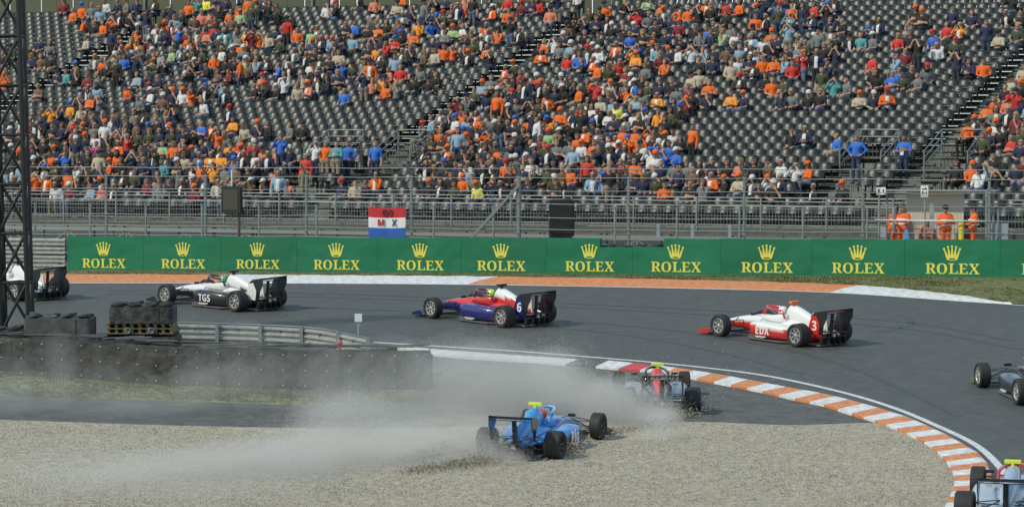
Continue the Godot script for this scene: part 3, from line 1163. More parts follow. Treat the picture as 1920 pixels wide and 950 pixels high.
# ------------------------------------------------------------------ people
const TONES := {
	"o": ["orange", Color(0.68, 0.125, 0.012)], "s": ["salmon pink", Color(0.56, 0.19, 0.12)], "r": ["red", Color(0.50, 0.035, 0.025)], "m": ["maroon", Color(0.17, 0.02, 0.03)],
	"b": ["blue", Color(0.03, 0.13, 0.50)], "l": ["light blue", Color(0.20, 0.33, 0.45)], "n": ["navy", Color(0.018, 0.027, 0.060)], "k": ["black", Color(0.016, 0.017, 0.018)],
	"g": ["grey", Color(0.14, 0.155, 0.16)], "w": ["white", Color(0.56, 0.57, 0.58)], "y": ["yellow", Color(0.68, 0.66, 0.08)], "e": ["olive green", Color(0.045, 0.058, 0.028)],
	"t": ["teal", Color(0.07, 0.27, 0.28)], "a": ["amber", Color(0.72, 0.27, 0.03)], "p": ["magenta", Color(0.42, 0.03, 0.18)], "c": ["cream", Color(0.40, 0.365, 0.27)],
	"h": ["light green", Color(0.28, 0.42, 0.20)], "f": ["brown", Color(0.13, 0.075, 0.05)]}
const SIGHTED := [
	[0, 0, 5.9375, "o:765,190 860,180 890,320 1120,340 1235,290 1160,770 40,900 1500,430;g:980,170 1420,110 500,580 1590,430 1660,430 1710,590 1600,670 1030,720;l:1085,180 1830,700;w:1180,110 1775,400;n:1290,120 1520,110 390,540 360,720 1240,570 1350,590 1480,650 620,880 1530,820;k:1345,260 1000,360 330,640 1110,560 1180,840 850,890 40,700;m:670,90 1345,480;a:1450,540;c:1120,500 1260,700;b:1360,740;e:1740,790;r:490,890;t:740,900"],
	[320, 0, 5.9375, "o:150,120 610,230 740,170 830,180 100,370 210,470 1025,470 1450,420 820,610 495,680 820,890;t:280,80 665,430;y:380,70;n:650,60 1000,80 900,60 350,540 560,440 1230,410 1715,510 1770,580 1570,590 1800,900;s:300,240 420,240 440,430 960,920;h:720,240 1610,510 870,740 30,680;k:500,150 1100,230 1510,700 1790,720 1110,740 720,640 310,780 1660,900;r:400,380 510,370 1330,400;g:300,430 240,540 1580,400 1430,620 190,800;b:60,470 1240,800;a:785,450 905,460;c:1140,450 1870,700 1450,920;l:1840,510 980,740;w:610,630 1310,920;e:1690,720 380,670 180,640;m:660,880;f:540,870"],
	[640, 0, 5.9375, "s:375,80 1410,60 480,830;o:690,10 1660,180 1850,210 1390,190 380,430 1560,360 1740,440 780,470 1190,610 1295,610 1620,640 1830,830 360,900;c:625,140 1460,360 990,680;n:770,180 1020,230 1100,380 340,540 430,530 60,560 480,700;g:910,220 1560,90 330,250 1630,420 860,870;k:1090,100 1270,120 1500,190 490,370 1840,420 740,640 1090,620 1380,650 1660,640 990,860;e:1110,240 1440,540 1530,520 190,800;r:1870,40 545,560 650,510 710,830;b:205,340 985,360 80,790;f:620,350 880,650;a:820,360 370,650;h:1205,410;w:1320,380;l:70,500"],
	[960, 0, 5.9375, "m:130,110 1590,720 1270,880;n:240,120 540,150 1640,270 1770,290 800,310 610,500 830,800 1760,460 1770,620;r:380,90 1350,230 615,720 1240,800 170,920;k:320,80 930,200 1250,90 670,330 1090,310 1160,340 770,500 1260,430 1640,450 90,450 170,420 230,630 40,900;s:450,220;e:650,200 890,660 1140,850 60,800;o:1100,170 1650,150 1810,170 375,540 345,650 970,820 1110,620 1740,770;h:1460,80;g:1510,260 470,620 1440,860;w:510,520 1020,640 1870,640;b:735,700 1385,470 1370,600;a:1300,670 1455,700;l:1640,620"],
	[1280, 0, 5.9375, "o:45,170 260,110 640,120 1200,150 770,300 935,430 1050,770;g:390,90 780,420 490,400 150,460 1360,510 1490,500 1640,510 1490,590;r:530,110 1480,170 1220,820 1370,810;k:190,200 350,200 490,220 1300,90 1670,170 920,270 1790,510 800,630 240,780 1560,640 1440,660;b:1070,150 220,390;n:1100,80 1310,260 1490,280 1620,300 710,530 1080,500 590,580 400,620 1620,790 1530,790;e:1050,290 320,350;l:1145,280 1240,510 260,640 1170,740;w:640,430 850,510 30,640 660,760 1330,680;h:430,490 130,620;c:545,810 130,900"],
	[1600, 0, 5.9375, "t:95,470;n:190,440 360,340 1160,200 1300,230 1560,470 1090,770 1210,770;g:270,480 580,370 740,900;r:450,490 1020,340 270,720;k:650,220 760,250 700,500 1740,90 1760,210 1890,210 770,680 620,860 290,890;a:1180,360;b:860,470 490,890;w:870,620;e:1060,540 1200,550 1810,430;c:1690,490;l:440,730;m:620,690;o:1355,790"],
	[0, 140, 5.9375, "o:60,100 180,850 1300,890;l:190,690 1090,230 1430,640;n:970,220 690,500 1160,540 1800,310 1640,130 1810,120 740,690 900,690 940,900 1780,590 1870,600;a:775,390 560,490;k:890,330 620,640 530,630 910,560 1600,560 850,760;c:900,440;g:790,580 1560,350;w:1290,620 1050,760 1150,690 1690,310 420,660;f:1300,720;r:1430,790;p:1080,880;h:1840,880"],
	[320, 140, 5.9375, "k:30,250 410,320 950,200 1080,200 1110,640 1500,640 960,910;w:140,270 1300,160;e:220,200 1680,130;o:290,290 500,640 50,890 540,870;c:1450,200 880,630;s:1580,220 1090,900;n:1800,130 690,460 80,490 1000,630;b:375,640;a:740,620;g:1390,640;r:800,880"],
	[640, 140, 5.9375, "n:190,120 215,240 1640,330 1860,660;s:380,140;o:535,190 1340,740 1385,550 1500,540 1600,560 1740,470 960,720 1620,740;a:520,120;g:660,190 1700,130 840,690;k:780,150 860,150 1000,100 1870,160 1140,480 1070,800 1490,740 1740,720;b:80,260;e:1490,250 1750,320 1220,800;r:1570,120;m:1240,480;w:1270,620;l:1050,620"],
	[960, 140, 5.9375, "k:40,120 640,240 500,200 890,220 970,540 100,640 630,650 800,640 190,830 1100,880 1690,760;r:170,140 720,430 990,330;n:290,170 150,320 1180,250 1820,390 310,600 1250,900;a:350,220 1610,310 1650,520 460,600;g:200,230 70,370 590,150 1480,330 1790,250 520,850 640,860;o:420,330 770,270 580,550 190,610 720,770 1170,790 1290,770 1230,700 1520,730 950,900;w:1000,180 1110,170 1400,510 1510,510 1060,530 40,570 310,740 1530,880 745,900;b:1390,210 1680,900 1830,900;e:830,370 1830,540 330,860;c:890,420 1340,350 870,860;y:1200,430;h:440,760"],
	[1280, 140, 5.9375, "c:130,140;o:250,190 1005,180 90,820;k:660,140 900,120 160,300 1430,330 1560,340 1240,740 20,780;e:1140,190 1590,170;a:565,320;n:700,330 290,330 1110,330 1390,740;m:70,380;g:1270,330 1880,180;t:1730,190;b:1740,770"],
	[1600, 100, 5.9375, "c:90,530 1790,380 1750,290;n:240,560 1390,820;o:395,570 1210,880 1420,660 1620,640;b:490,350;k:280,340 1760,760 1590,470 1710,470;e:630,330;g:750,340 1530,720;s:1770,620;r:1870,700"],
	[60, 260, 5.9375, "e:220,400 1340,330;n:330,390 1210,250 600,240 1600,260;w:470,430 340,610;k:490,540 980,500 1540,560 1640,540 1780,540 470,240;f:630,530;o:130,610 20,600 830,330 980,310 240,250 1630,180;t:1450,320;m:1250,540;g:1390,560 1870,270;b:360,260;c:730,260 1730,280;r:800,630"],
	[380, 260, 5.9375, "a:110,310 230,320 150,400 190,150;b:365,340;k:480,320 610,220 1020,330 800,500 1760,570;s:740,220 960,610;n:1020,200 1620,600;r:430,170;c:150,560 1500,590;o:40,430 1750,490 1860,480;l:810,680;w:1630,470;e:320,150"],
	[820, 260, 5.9375, "y:510,600;o:230,520 760,370 910,390 1460,470 150,230 690,200 1880,350;g:360,530 850,220;k:100,530 640,420 1290,400 970,580 1490,630 500,440 330,300 270,240 390,170 1030,170 420,260 1700,320;w:1010,390;e:1180,440 60,340 40,380;r:1600,480;b:1800,560;n:680,570 230,360 440,350 1080,580"],
	[1140, 260, 5.9375, "k:480,470 860,600 1280,540 1000,370 1300,390 1600,390 300,250 40,550 830,80;n:600,370 780,500 1860,580 1140,390 190,240 40,230;e:620,530 1740,380;o:1090,580;c:1410,570;g:1560,560;w:1730,530 1870,390 460,220;s:1420,360;b:610,220 750,230"],
	[1600, 220, 5.9375, "e:600,700;k:750,690 1150,680 1860,310;t:940,720;o:1370,640;l:1550,670;n:1780,630 1560,290 1380,150;r:1700,330;y:1890,610;w:1470,210"],
	[1400, 280, 7.917, "w:480,350 820,590;o:900,370 1050,330 1190,620;c:1160,350;s:1060,590;k:930,650 1370,640 1520,600 700,390 1420,420;f:1320,480;n:440,560"]]
const DENSE := [
	[0.18, [250, -30, 900, -30, 880, 110, 640, 150, 330, 150, 200, 90]], [0.12, [1040, -30, 1560, -30, 1590, 100, 1440, 140, 1120, 150, 1040, 100]],
	[0.34, [860, 170, 1280, 150, 1290, 300, 1130, 340, 800, 340, 780, 260]], [0.42, [0, 230, 300, 220, 480, 290, 560, 340, 480, 385, 0, 385]],
	[0.30, [790, 310, 1290, 320, 1600, 345, 1600, 372, 790, 372]], [0.32, [1800, 200, 1990, 100, 1990, 345, 1830, 345]], [0.14, [0, 100, 120, 100, 300, 160, 620, 150, 420, 210, 60, 200]]]
var person_cache := {}
var templates := {}
var cap_cache := {}

func bent(up: Vector3, lean: float, x: float, y: float, z: float) -> Vector3:
	return Vector3(x, y, z + maxf(0.0, y - 0.55) * lean) + up

func bones(pose: int) -> Array:
	var st := pose >= 5
	var up := Vector3(0, 0.42, -0.13) if st else Vector3.ZERO
	var lean := 0.32 if pose == 4 else 0.0
	var out := []
	# tags: 0 skin 1 top 2 trousers 4 shoes 5 forearm
	out.append([bent(up, lean, -0.08, 0.53, 0.13), bent(up, lean, 0.08, 0.53, 0.13), 0.125, 0.125, 2])
	out.append([bent(up, lean, 0, 0.60, 0.12), bent(up, lean, 0, 0.84, 0.08), 0.145, 0.15, 1])
	out.append([bent(up, lean, -0.09, 0.86, 0.08), bent(up, lean, 0.09, 0.86, 0.08), 0.12, 0.12, 1])
	out.append([bent(up, lean, -0.15, 0.955, 0.07), bent(up, lean, 0.15, 0.955, 0.07), 0.068, 0.068, 1])
	out.append([bent(up, lean, 0, 1.0, 0.08), bent(up, lean, 0, 1.09, 0.10), 0.056, 0.052, 0])
	out.append([bent(up, lean, 0, 1.185, 0.095), bent(up, lean, 0, 1.13, 0.13), 0.098, 0.072, 6])
	var arm := []
	match pose:
		0, 4: arm = [[Vector3(0.25, 0.69, 0.12), Vector3(0.15, 0.64, 0.36), Vector3(0.06, 0.62, 0.43)], [Vector3(0.25, 0.69, 0.12), Vector3(0.14, 0.63, 0.37), Vector3(0.05, 0.61, 0.44)]]
		1, 7: arm = [[Vector3(0.27, 0.72, 0.16), Vector3(0.02, 0.77, 0.27), Vector3(-0.10, 0.79, 0.24)], [Vector3(0.27, 0.70, 0.16), Vector3(0.02, 0.71, 0.29), Vector3(-0.10, 0.73, 0.26)]]
		2, 6: arm = [[Vector3(0.26, 0.86, 0.27), Vector3(0.09, 1.12, 0.27), Vector3(0.03, 1.17, 0.23)], [Vector3(0.25, 0.84, 0.28), Vector3(0.09, 1.11, 0.27), Vector3(0.03, 1.16, 0.23)]]
		3: arm = [[Vector3(0.22, 0.70, 0.28), Vector3(0.06, 0.98, 0.27), Vector3(0.03, 1.06, 0.23)], [Vector3(0.25, 0.69, 0.12), Vector3(0.12, 0.64, 0.36), Vector3(0.02, 0.63, 0.40)]]
		8: arm = [[Vector3(0.36, 0.74, 0.04), Vector3(0.20, 0.58, 0.16), Vector3(0.12, 0.56, 0.22)], [Vector3(0.36, 0.74, 0.04), Vector3(0.20, 0.58, 0.16), Vector3(0.12, 0.56, 0.22)]]
		9: arm = [[Vector3(0.27, 0.74, 0.10), Vector3(0.26, 0.66, 0.36), Vector3(0.25, 0.66, 0.45)], [Vector3(0.26, 0.70, 0.12), Vector3(0.12, 0.66, 0.35), Vector3(0.06, 0.66, 0.41)]]
		_: arm = [[Vector3(0.24, 0.68, 0.07), Vector3(0.25, 0.43, 0.14), Vector3(0.24, 0.34, 0.16)], [Vector3(0.24, 0.68, 0.07), Vector3(0.25, 0.43, 0.14), Vector3(0.24, 0.34, 0.16)]]
	for s in 2:
		var f := 1.0 if s == 0 else -1.0
		var sh: Vector3 = bent(up, lean, 0.19 * f, 0.94, 0.07)
		var a: Array = arm[s]
		var el: Vector3 = bent(up, lean, a[0].x * f, a[0].y, a[0].z)
		var wr: Vector3 = bent(up, lean, a[1].x * f, a[1].y, a[1].z)
		var hd: Vector3 = bent(up, lean, a[2].x * f, a[2].y, a[2].z)
		out.append([sh, el, 0.062, 0.050, 1])
		out.append([el, wr, 0.046, 0.034, 5])
		out.append([wr, hd, 0.036, 0.036, 0])
		if st:
			out.append([Vector3(0.09 * f, 0.93, 0), Vector3(0.10 * f, 0.50, 0.02), 0.092, 0.064, 2])
			out.append([Vector3(0.10 * f, 0.50, 0.02), Vector3(0.11 * f, 0.10, -0.01), 0.060, 0.044, 2])
			out.append([Vector3(0.11 * f, 0.05, -0.03), Vector3(0.13 * f, 0.04, 0.13), 0.048, 0.040, 4])
		else:
			out.append([Vector3(0.09 * f, 0.53, 0.17), Vector3(0.12 * f, 0.535, 0.50), 0.088, 0.066, 2])
			out.append([Vector3(0.12 * f, 0.52, 0.51), Vector3(0.13 * f, 0.12, 0.47), 0.060, 0.045, 2])
			out.append([Vector3(0.13 * f, 0.05, 0.44), Vector3(0.14 * f, 0.045, 0.60), 0.046, 0.040, 4])
	return out

func template(pose: int, cell: float) -> Dictionary:   # one continuous skin over the bones (surface nets)
	var key := "%d/%.3f" % [pose, cell]
	if templates.has(key):
		return templates[key]
	var bs := bones(pose)
	var lo := Vector3(9, 9, 9)
	var hi := -lo
	for b in bs:
		var r := maxf(b[2], b[3]) + cell * 2.2
		for e in [b[0], b[1]]:
			lo = lo.min(e - Vector3.ONE * r)
			hi = hi.max(e + Vector3.ONE * r)
	var nx := int(ceil((hi.x - lo.x) / cell)) + 1
	var ny := int(ceil((hi.y - lo.y) / cell)) + 1
	var nz := int(ceil((hi.z - lo.z) / cell)) + 1
	var f := PackedFloat32Array()
	f.resize(nx * ny * nz)
	f.fill(1.0)
	for b in bs:
		var a: Vector3 = b[0]
		var ab: Vector3 = b[1] - a
		var l2 := maxf(ab.length_squared(), 1e-6)
		var r := maxf(b[2], b[3]) + cell * 2.0
		var p0: Vector3 = ((a.min(b[1]) - Vector3.ONE * r - lo) / cell).floor()
		var p1: Vector3 = ((a.max(b[1]) + Vector3.ONE * r - lo) / cell).ceil()
		for x in range(maxi(0, int(p0.x)), mini(nx, int(p1.x) + 1)):
			for y in range(maxi(0, int(p0.y)), mini(ny, int(p1.y) + 1)):
				for z in range(maxi(0, int(p0.z)), mini(nz, int(p1.z) + 1)):
					var q := lo + Vector3(x, y, z) * cell - a
					var t := clampf(q.dot(ab) / l2, 0.0, 1.0)
					var d: float = (q - ab * t).length() - lerpf(b[2], b[3], t)
					var k := (x * ny + y) * nz + z
					var o := f[k]
					var h := maxf(0.035 - absf(o - d), 0.0) / 0.035
					f[k] = minf(o, d) - h * h * 0.035 * 0.25
	var vi := {}
	var v := PackedVector3Array()
	for x in nx - 1:
		for y in ny - 1:
			for z in nz - 1:
				var k := (x * ny + y) * nz + z
				var vals := [f[k], f[k + 1], f[k + nz], f[k + nz + 1], f[k + ny * nz], f[k + ny * nz + 1], f[k + ny * nz + nz], f[k + ny * nz + nz + 1]]
				var neg := 0
				for q in vals:
					if q < 0.0:
						neg += 1
				if neg == 0 or neg == 8:
					continue
				var sum := Vector3.ZERO
				var cnt := 0
				for e in [[0, 1], [0, 2], [0, 4], [1, 3], [1, 5], [2, 3], [2, 6], [4, 5], [4, 6], [3, 7], [5, 7], [6, 7]]:
					var a: float = vals[e[0]]
					var b: float = vals[e[1]]
					if (a < 0.0) != (b < 0.0):
						var t := a / (a - b)
						var pa := Vector3(e[0] >> 2 & 1, e[0] >> 1 & 1, e[0] & 1)
						var pb := Vector3(e[1] >> 2 & 1, e[1] >> 1 & 1, e[1] & 1)
						sum += pa.lerp(pb, t)
						cnt += 1
				vi[k] = v.size()
				v.append(lo + (Vector3(x, y, z) + sum / cnt) * cell)
	var idx := PackedInt32Array()
	var sx := ny * nz
	for k in vi:
		var z: int = k % nz
		var y: int = (k / nz) % ny
		var x: int = k / sx
		var a := f[k]
		for ax in 3:
			var st: int = [sx, nz, 1][ax]
			var s1: int = [nz, 1, sx][ax]
			var s2: int = [1, sx, nz][ax]
			var b := f[k + st]
			if (a < 0.0) == (b < 0.0):
				continue
			if not (vi.has(k - s1) and vi.has(k - s2) and vi.has(k - s1 - s2)):
				continue
			var q := [vi[k], vi[k - s1], vi[k - s1 - s2], vi[k - s2]]
			if a < 0.0:
				idx.append_array(PackedInt32Array([q[0], q[2], q[1], q[0], q[3], q[2]]))
			else:
				idx.append_array(PackedInt32Array([q[0], q[1], q[2], q[0], q[2], q[3]]))
	# which part of the body each vertex belongs to
	var tags := PackedByteArray()
	var head: Vector3 = bs[5][0]
	for p in v:
		var best := 9.0
		var tg := 0
		for b in bs:
			var ab: Vector3 = b[1] - b[0]
			var t := clampf((p - b[0]).dot(ab) / maxf(ab.length_squared(), 1e-6), 0.0, 1.0)
			var d: float = (p - b[0] - ab * t).length() - lerpf(b[2], b[3], t)
			if d < best:
				best = d
				tg = b[4]
		if tg == 1 and absf(p.x) < 0.055 and p.z > head.z - 0.02 and p.y < head.y - 0.2:
			tg = 8
		if tg == 6:
			var q := p - head
			tg = 0
			if q.y > 0.045 or q.z < -0.015:
				tg = 3
			elif absf(q.y - 0.012) < cell * 0.62 and q.z > 0.055:
				tg = 7
		tags.append(tg)
	var d := {"v": v, "ix": idx, "tag": tags, "head": head}
	templates[key] = d
	return d

func person_mesh(pose: int, top: Color, variant: int, cell := 0.031, legs := Color(-1, 0, 0)) -> ArrayMesh:
	var key := "%d/%s/%d/%.3f/%s" % [pose, top.to_html(), variant, cell, legs]
	if person_cache.has(key):
		return person_cache[key]
	var t := template(pose, cell)
	var skin: Color = [Color(0.38, 0.215, 0.15), Color(0.43, 0.255, 0.18), Color(0.33, 0.18, 0.12), Color(0.24, 0.125, 0.08)][variant % 4]
	var hair: Color = [Color(0.05, 0.03, 0.02), Color(0.16, 0.10, 0.05), Color(0.02, 0.018, 0.016), Color(0.34, 0.30, 0.26), Color(0.30, 0.20, 0.09)][variant % 5]
	var trousers: Color = [Color(0.035, 0.055, 0.10), Color(0.02, 0.02, 0.022), Color(0.10, 0.14, 0.22), Color(0.22, 0.19, 0.14), Color(0.03, 0.032, 0.04)][(variant * 3 + pose) % 5]
	if legs.r >= 0.0:
		trousers = legs
	var short := variant % 3 == 1
	var glasses := variant % 2 == 0
	var cols := PackedColorArray()
	for tg in t.tag:
		match tg:
			1: cols.append(top)
			2: cols.append(trousers)
			3: cols.append(hair)
			4: cols.append(Color(0.08, 0.08, 0.08))
			5: cols.append(skin if short else top)
			8: cols.append(top if variant != 3 else Color(0.62, 0.62, 0.60) if top.g > 0.1 or top.r < 0.05 else top * 0.6)
			7: cols.append(Color(0.02, 0.02, 0.02) if glasses else skin * 0.62)
			_: cols.append(skin)
	var mb := MB.new()
	mb.add(t.v, t.ix, true, cols)
	var m := mb.mesh(M.cloth)
	person_cache[key] = m
	return m

func hair_mesh(kind: int) -> ArrayMesh:
	var key := "hair%d" % kind
	if cap_cache.has(key):
		return cap_cache[key]
	var mb := MB.new()
	mb.col = [Color(0.05, 0.03, 0.018), Color(0.26, 0.17, 0.07), Color(0.02, 0.016, 0.014)][kind]
	var rings := []
	for q in [[0.118, 0.02, -0.005], [0.10, 0.075, -0.012], [0.05, 0.108, -0.022], [-0.04, 0.112, -0.034], [-0.13, 0.110, -0.045], [-0.19, 0.095, -0.05], [-0.22, 0.05, -0.05]]:
		var ring := PackedVector3Array()
		for k in 12:
			ring.append(Vector3(cos(TAU * k / 12) * q[1], q[0], q[2] + sin(TAU * k / 12) * q[1] * 0.72))
		rings.append(ring)
	mb.loft(rings)
	var m := mb.mesh(M.cloth)
	cap_cache[key] = m
	return m

func cap_mesh(tone: String) -> ArrayMesh:
	if cap_cache.has(tone):
		return cap_cache[tone]
	var mb := MB.new()
	mb.col = TONES[tone][1]
	mb.lathe(PackedVector2Array([Vector2(0.112, -0.005), Vector2(0.114, 0.03), Vector2(0.10, 0.075), Vector2(0.06, 0.11), Vector2(0.002, 0.122)]), 10)
	var brim := PackedVector2Array()
	for k in 9:
		var t := PI * k / 8.0
		brim.append(Vector2(cos(t) * 0.095, 0.07 + sin(t) * 0.115))
	brim.append(Vector2(-0.095, 0.0))
	brim.append(Vector2(0.095, 0.0))
	mb.xf = Transform3D(Basis(Vector3.RIGHT, PI / 2 + 0.18), Vector3(0, 0.012, 0))
	mb.prism(brim, -0.006, 0.006)
	var m := mb.mesh(M.cloth)
	cap_cache[tone] = m
	return m

func ordinal(n: int) -> String:
	var small := ["", "first", "second", "third", "fourth", "fifth", "sixth", "seventh", "eighth", "ninth", "tenth", "eleventh", "twelfth", "thirteenth", "fourteenth", "fifteenth", "sixteenth", "seventeenth", "eighteenth", "nineteenth"]
	var tens := ["", "", "twenty", "thirty", "forty", "fifty", "sixty", "seventy", "eighty", "ninety"]
	var even := ["", "", "twentieth", "thirtieth", "fortieth", "fiftieth", "sixtieth", "seventieth", "eightieth", "ninetieth"]
	if n < 20:
		return small[n]
	return even[n / 10] if n % 10 == 0 else "%s-%s" % [tens[n / 10], small[n % 10]]

func seat_i(px: float, r: float, up: Vector3) -> float:
	var i := 0.0
	for k in 4:
		var a := seen(stand_xf * (seat_local(i, r) + up)).x
		var b := seen(stand_xf * (seat_local(i + 1, r) + up)).x
		i += (px - a) / (b - a)
	return i

func build_crowd() -> void:
	var used := {}
	var folk := []
	var chest := Vector3(0, 0.80, 0.10)
	for tile in SIGHTED:
		for item in tile[3].split(";"):
			var tone: String = item.substr(0, 1)
			for xy in item.substr(2).split(" "):
				var c: PackedStringArray = xy.split(",")
				var px: float = tile[0] + c[0].to_float() / tile[2]
				var py: float = tile[1] + c[1].to_float() / tile[2]
				var best := 1e9
				var bi := 0.0
				var br := 0
				for r in ROWS:
					var i := seat_i(px, r, chest)
					var e := absf(seen(stand_xf * (seat_local(i, r) + chest)).y - py)
					if e < best:
						best = e
						bi = i
						br = r
				place(folk, used, bi, br, tone, true)
	for zone in DENSE:
		var poly := PackedVector2Array()
		for k in range(0, zone[1].size(), 2):
			poly.append(Vector2(zone[1][k], zone[1][k + 1]))
		for r in ROWS:
			for blk in [-2, -1, 0, 1]:
				for n in 40:
					var i: float = 3.0 + 42.5 * blk + n
					var s := seen(stand_xf * (seat_local(i, r) + chest))
					if s.x < -20 or s.x > 1940 or not Geometry2D.is_point_in_polygon(s, poly):
						continue
					if rng.randf() < zone[0]:
						place(folk, used, i, r, "kkkkkkkknnnnnnngggweeelffom"[rng.randi() % 27], false)
	# order in each row, counted from the right of the picture
	var rows := {}
	for p in folk:
		if not rows.has(p.r):
			rows[p.r] = []
		rows[p.r].append(p)
	for r in rows:
		rows[r].sort_custom(func(a, b): return a.i > b.i)
		var n := 0
		for p in rows[r]:
			if p.x < 1925:
				n += 1
			p.n = n
	folk.sort_custom(func(a, b): return a.depth < b.depth)
	var mass := {}
	var caps := {}
	var alone := 0
	for p in folk:
		var mesh := person_mesh(p.pose, p.col, p.variant)
		var xf := Transform3D(Basis(Vector3.UP, p.turn).scaled(Vector3.ONE * p.size), seat_local(p.i, p.r) + Vector3(0, 0.002, 0.02 if p.pose < 5 else 0.12))
		var hat := Transform3D(Basis(Vector3.RIGHT, 0.05), templates["%d/%.3f" % [p.pose, 0.031]].head + Vector3(0, 0.035, 0.0))
		if alone < 300 and p.x > 0 and p.x < 1920 and p.y < 385 and p.y > 0:
			alone += 1
			var o := base("person", (stand_xf * xf).origin, (stand_xf * xf).basis)
			part("body", mesh, o)
			if p.cap:
				part("cap", cap_mesh(p.cap), o, hat.origin, hat.basis)
			if p.hair >= 0:
				part("hair", hair_mesh(p.hair), o, hat.origin + Vector3(0, -0.035, 0))
			var hat_words: String = (" and %s cap" % TONES[p.cap][0]) if p.cap else ""
			tag(o, "%s in %s top%s, %s row from front, %s from right" % ["spectator sitting" if p.pose < 5 else "spectator standing", TONES[p.tone][0], hat_words, ordinal(p.r + 1), ordinal(p.n)], "person", "spectators in the grandstand")
		else:
			if not mass.has(mesh):
				mass[mesh] = []
			mass[mesh].append(stand_xf * xf)
			if p.cap:
				if not caps.has(p.cap):
					caps[p.cap] = []
				caps[p.cap].append(stand_xf * xf * hat)
			if p.hair >= 0:
				if not caps.has(p.hair):
					caps[p.hair] = []
				caps[p.hair].append(stand_xf * xf * Transform3D(Basis.IDENTITY, hat.origin + Vector3(0, -0.035, 0)))
	var crowd := base("crowd", Vector3.ZERO)
	tag(crowd, "mass of spectators in the upper rows, many in orange", "crowd", "", "stuff")
	for m in mass:
		multi("spectators", m, mass[m], crowd)
	for c in caps:
		multi("hair" if c is int else "caps", hair_mesh(c) if c is int else cap_mesh(c), caps[c], crowd)
	# people standing on the landings and in the stairs
	var standing := [
		[657, 345, "b", 8, "stocky steward in blue jacket, hands on hips, on the landing"], [709, 345, "b", 5, "steward in bright blue jacket standing below the stair rail"],
		[532, 340, "b", 6, "steward in blue jacket photographing, standing among seated spectators"], [597, 355, "w", 6, "man in white shirt filming with raised phone by the stairs"],
		[616, 352, "o", 5, "person in rust orange shirt and shorts standing by the stairs"], [636, 352, "t", 7, "woman in grey green dress standing beside the stewards"],
		[1611, 345, "b", 8, "steward in blue jacket leaning at the stair rail above the marshals"], [1700, 340, "b", 7, "steward in blue coat with white badge on the landing"],
		[578, 372, "r", 5, "woman in red jacket over white top standing at the front"]]
	for q in standing:
		var best := 1e9
		var pos := Vector3.ZERO
		for k in 120:
			var r := k * 0.1
			var i := seat_i(q[0], r, Vector3.ZERO)
			var yy := maxf(0.0, floorf(r + 0.001)) * ROW_RISE
			var lp := Vector3(i * SEAT_PITCH, yy, -r * ROW_DEPTH + 0.25)
			var e := absf(seen(stand_xf * lp).y - q[1])
			if e < best:
				best = e
				pos = lp
		var o := base("person", stand_xf * pos, stand_xf.basis * Basis(Vector3.UP, rng.randf_range(-0.2, 0.2)))
		var col: Color = TONES[q[2]][1]
		part("body", person_mesh(q[3], col, standing.find(q), 0.026, Color(0.03, 0.045, 0.09) if q[2] in "bw" else Color(0.25, 0.21, 0.15)), o)
		if q[2] == "b" and q[0] == 1700:
			part("badge", MB.new().box(Vector3(0, 1.08, 0.18), Vector3(0.12, 0.16, 0.01)).mesh(M.white_sheet), o)
		tag(o, q[4], "person", "people standing in the stand")

func multi(called: String, mesh: Mesh, xfs: Array, parent: Node3D) -> void:
	var mm := MultiMesh.new()
	mm.transform_format = MultiMesh.TRANSFORM_3D
	mm.mesh = mesh
	mm.instance_count = xfs.size()
	for k in xfs.size():
		mm.set_instance_transform(k, xfs[k])
	var mi := MultiMeshInstance3D.new()
	mi.name = called
	mi.multimesh = mm
	parent.add_child(mi, true)

func place(folk: Array, used: Dictionary, i: float, r: int, tone: String, sure: bool) -> void:
	# snap to the nearest free seat of the row
	var best := 1e9
	var si := 0.0
	for blk in [-2, -1, 0, 1]:
		var n := clampf(roundf(i - 3.0 - 42.5 * blk), 0, 39)
		for dn in [0, 1, -1]:
			var c: float = 3.0 + 42.5 * blk + clampf(n + dn, 0, 39)
			var e := absf(c - i)
			if e < best and not used.has([c, r]) and not open_spot(c, r):
				best = e
				si = c
	if best > 2.2:
		return
	used[[si, r]] = true
	var s := seen(stand_xf * (seat_local(si, r) + Vector3(0, 0.8, 0.1)))
	var col: Color = TONES[tone][1]
	var pose: int = [0, 0, 0, 1, 1, 2, 3, 4, 0][rng.randi() % 9]
	if rng.randf() < (0.05 if sure else 0.02):
		pose = [5, 6][rng.randi() % 2]
	var v := rng.randi() % 5
	var cap := ""
	if rng.randf() < 0.26:
		cap = "oowknkrwnob"[rng.randi() % 11]
	folk.append({"i": si, "r": r, "tone": tone, "col": col, "pose": pose, "variant": v, "cap": cap, "hair": rng.randi() % 3 if rng.randf() < 0.3 else -1, "turn": rng.randfn(-0.12, 0.34), "size": rng.randf_range(0.94, 1.06), "depth": -(stand_xf * seat_local(si, r)).z, "x": s.x, "y": s.y, "n": 0})

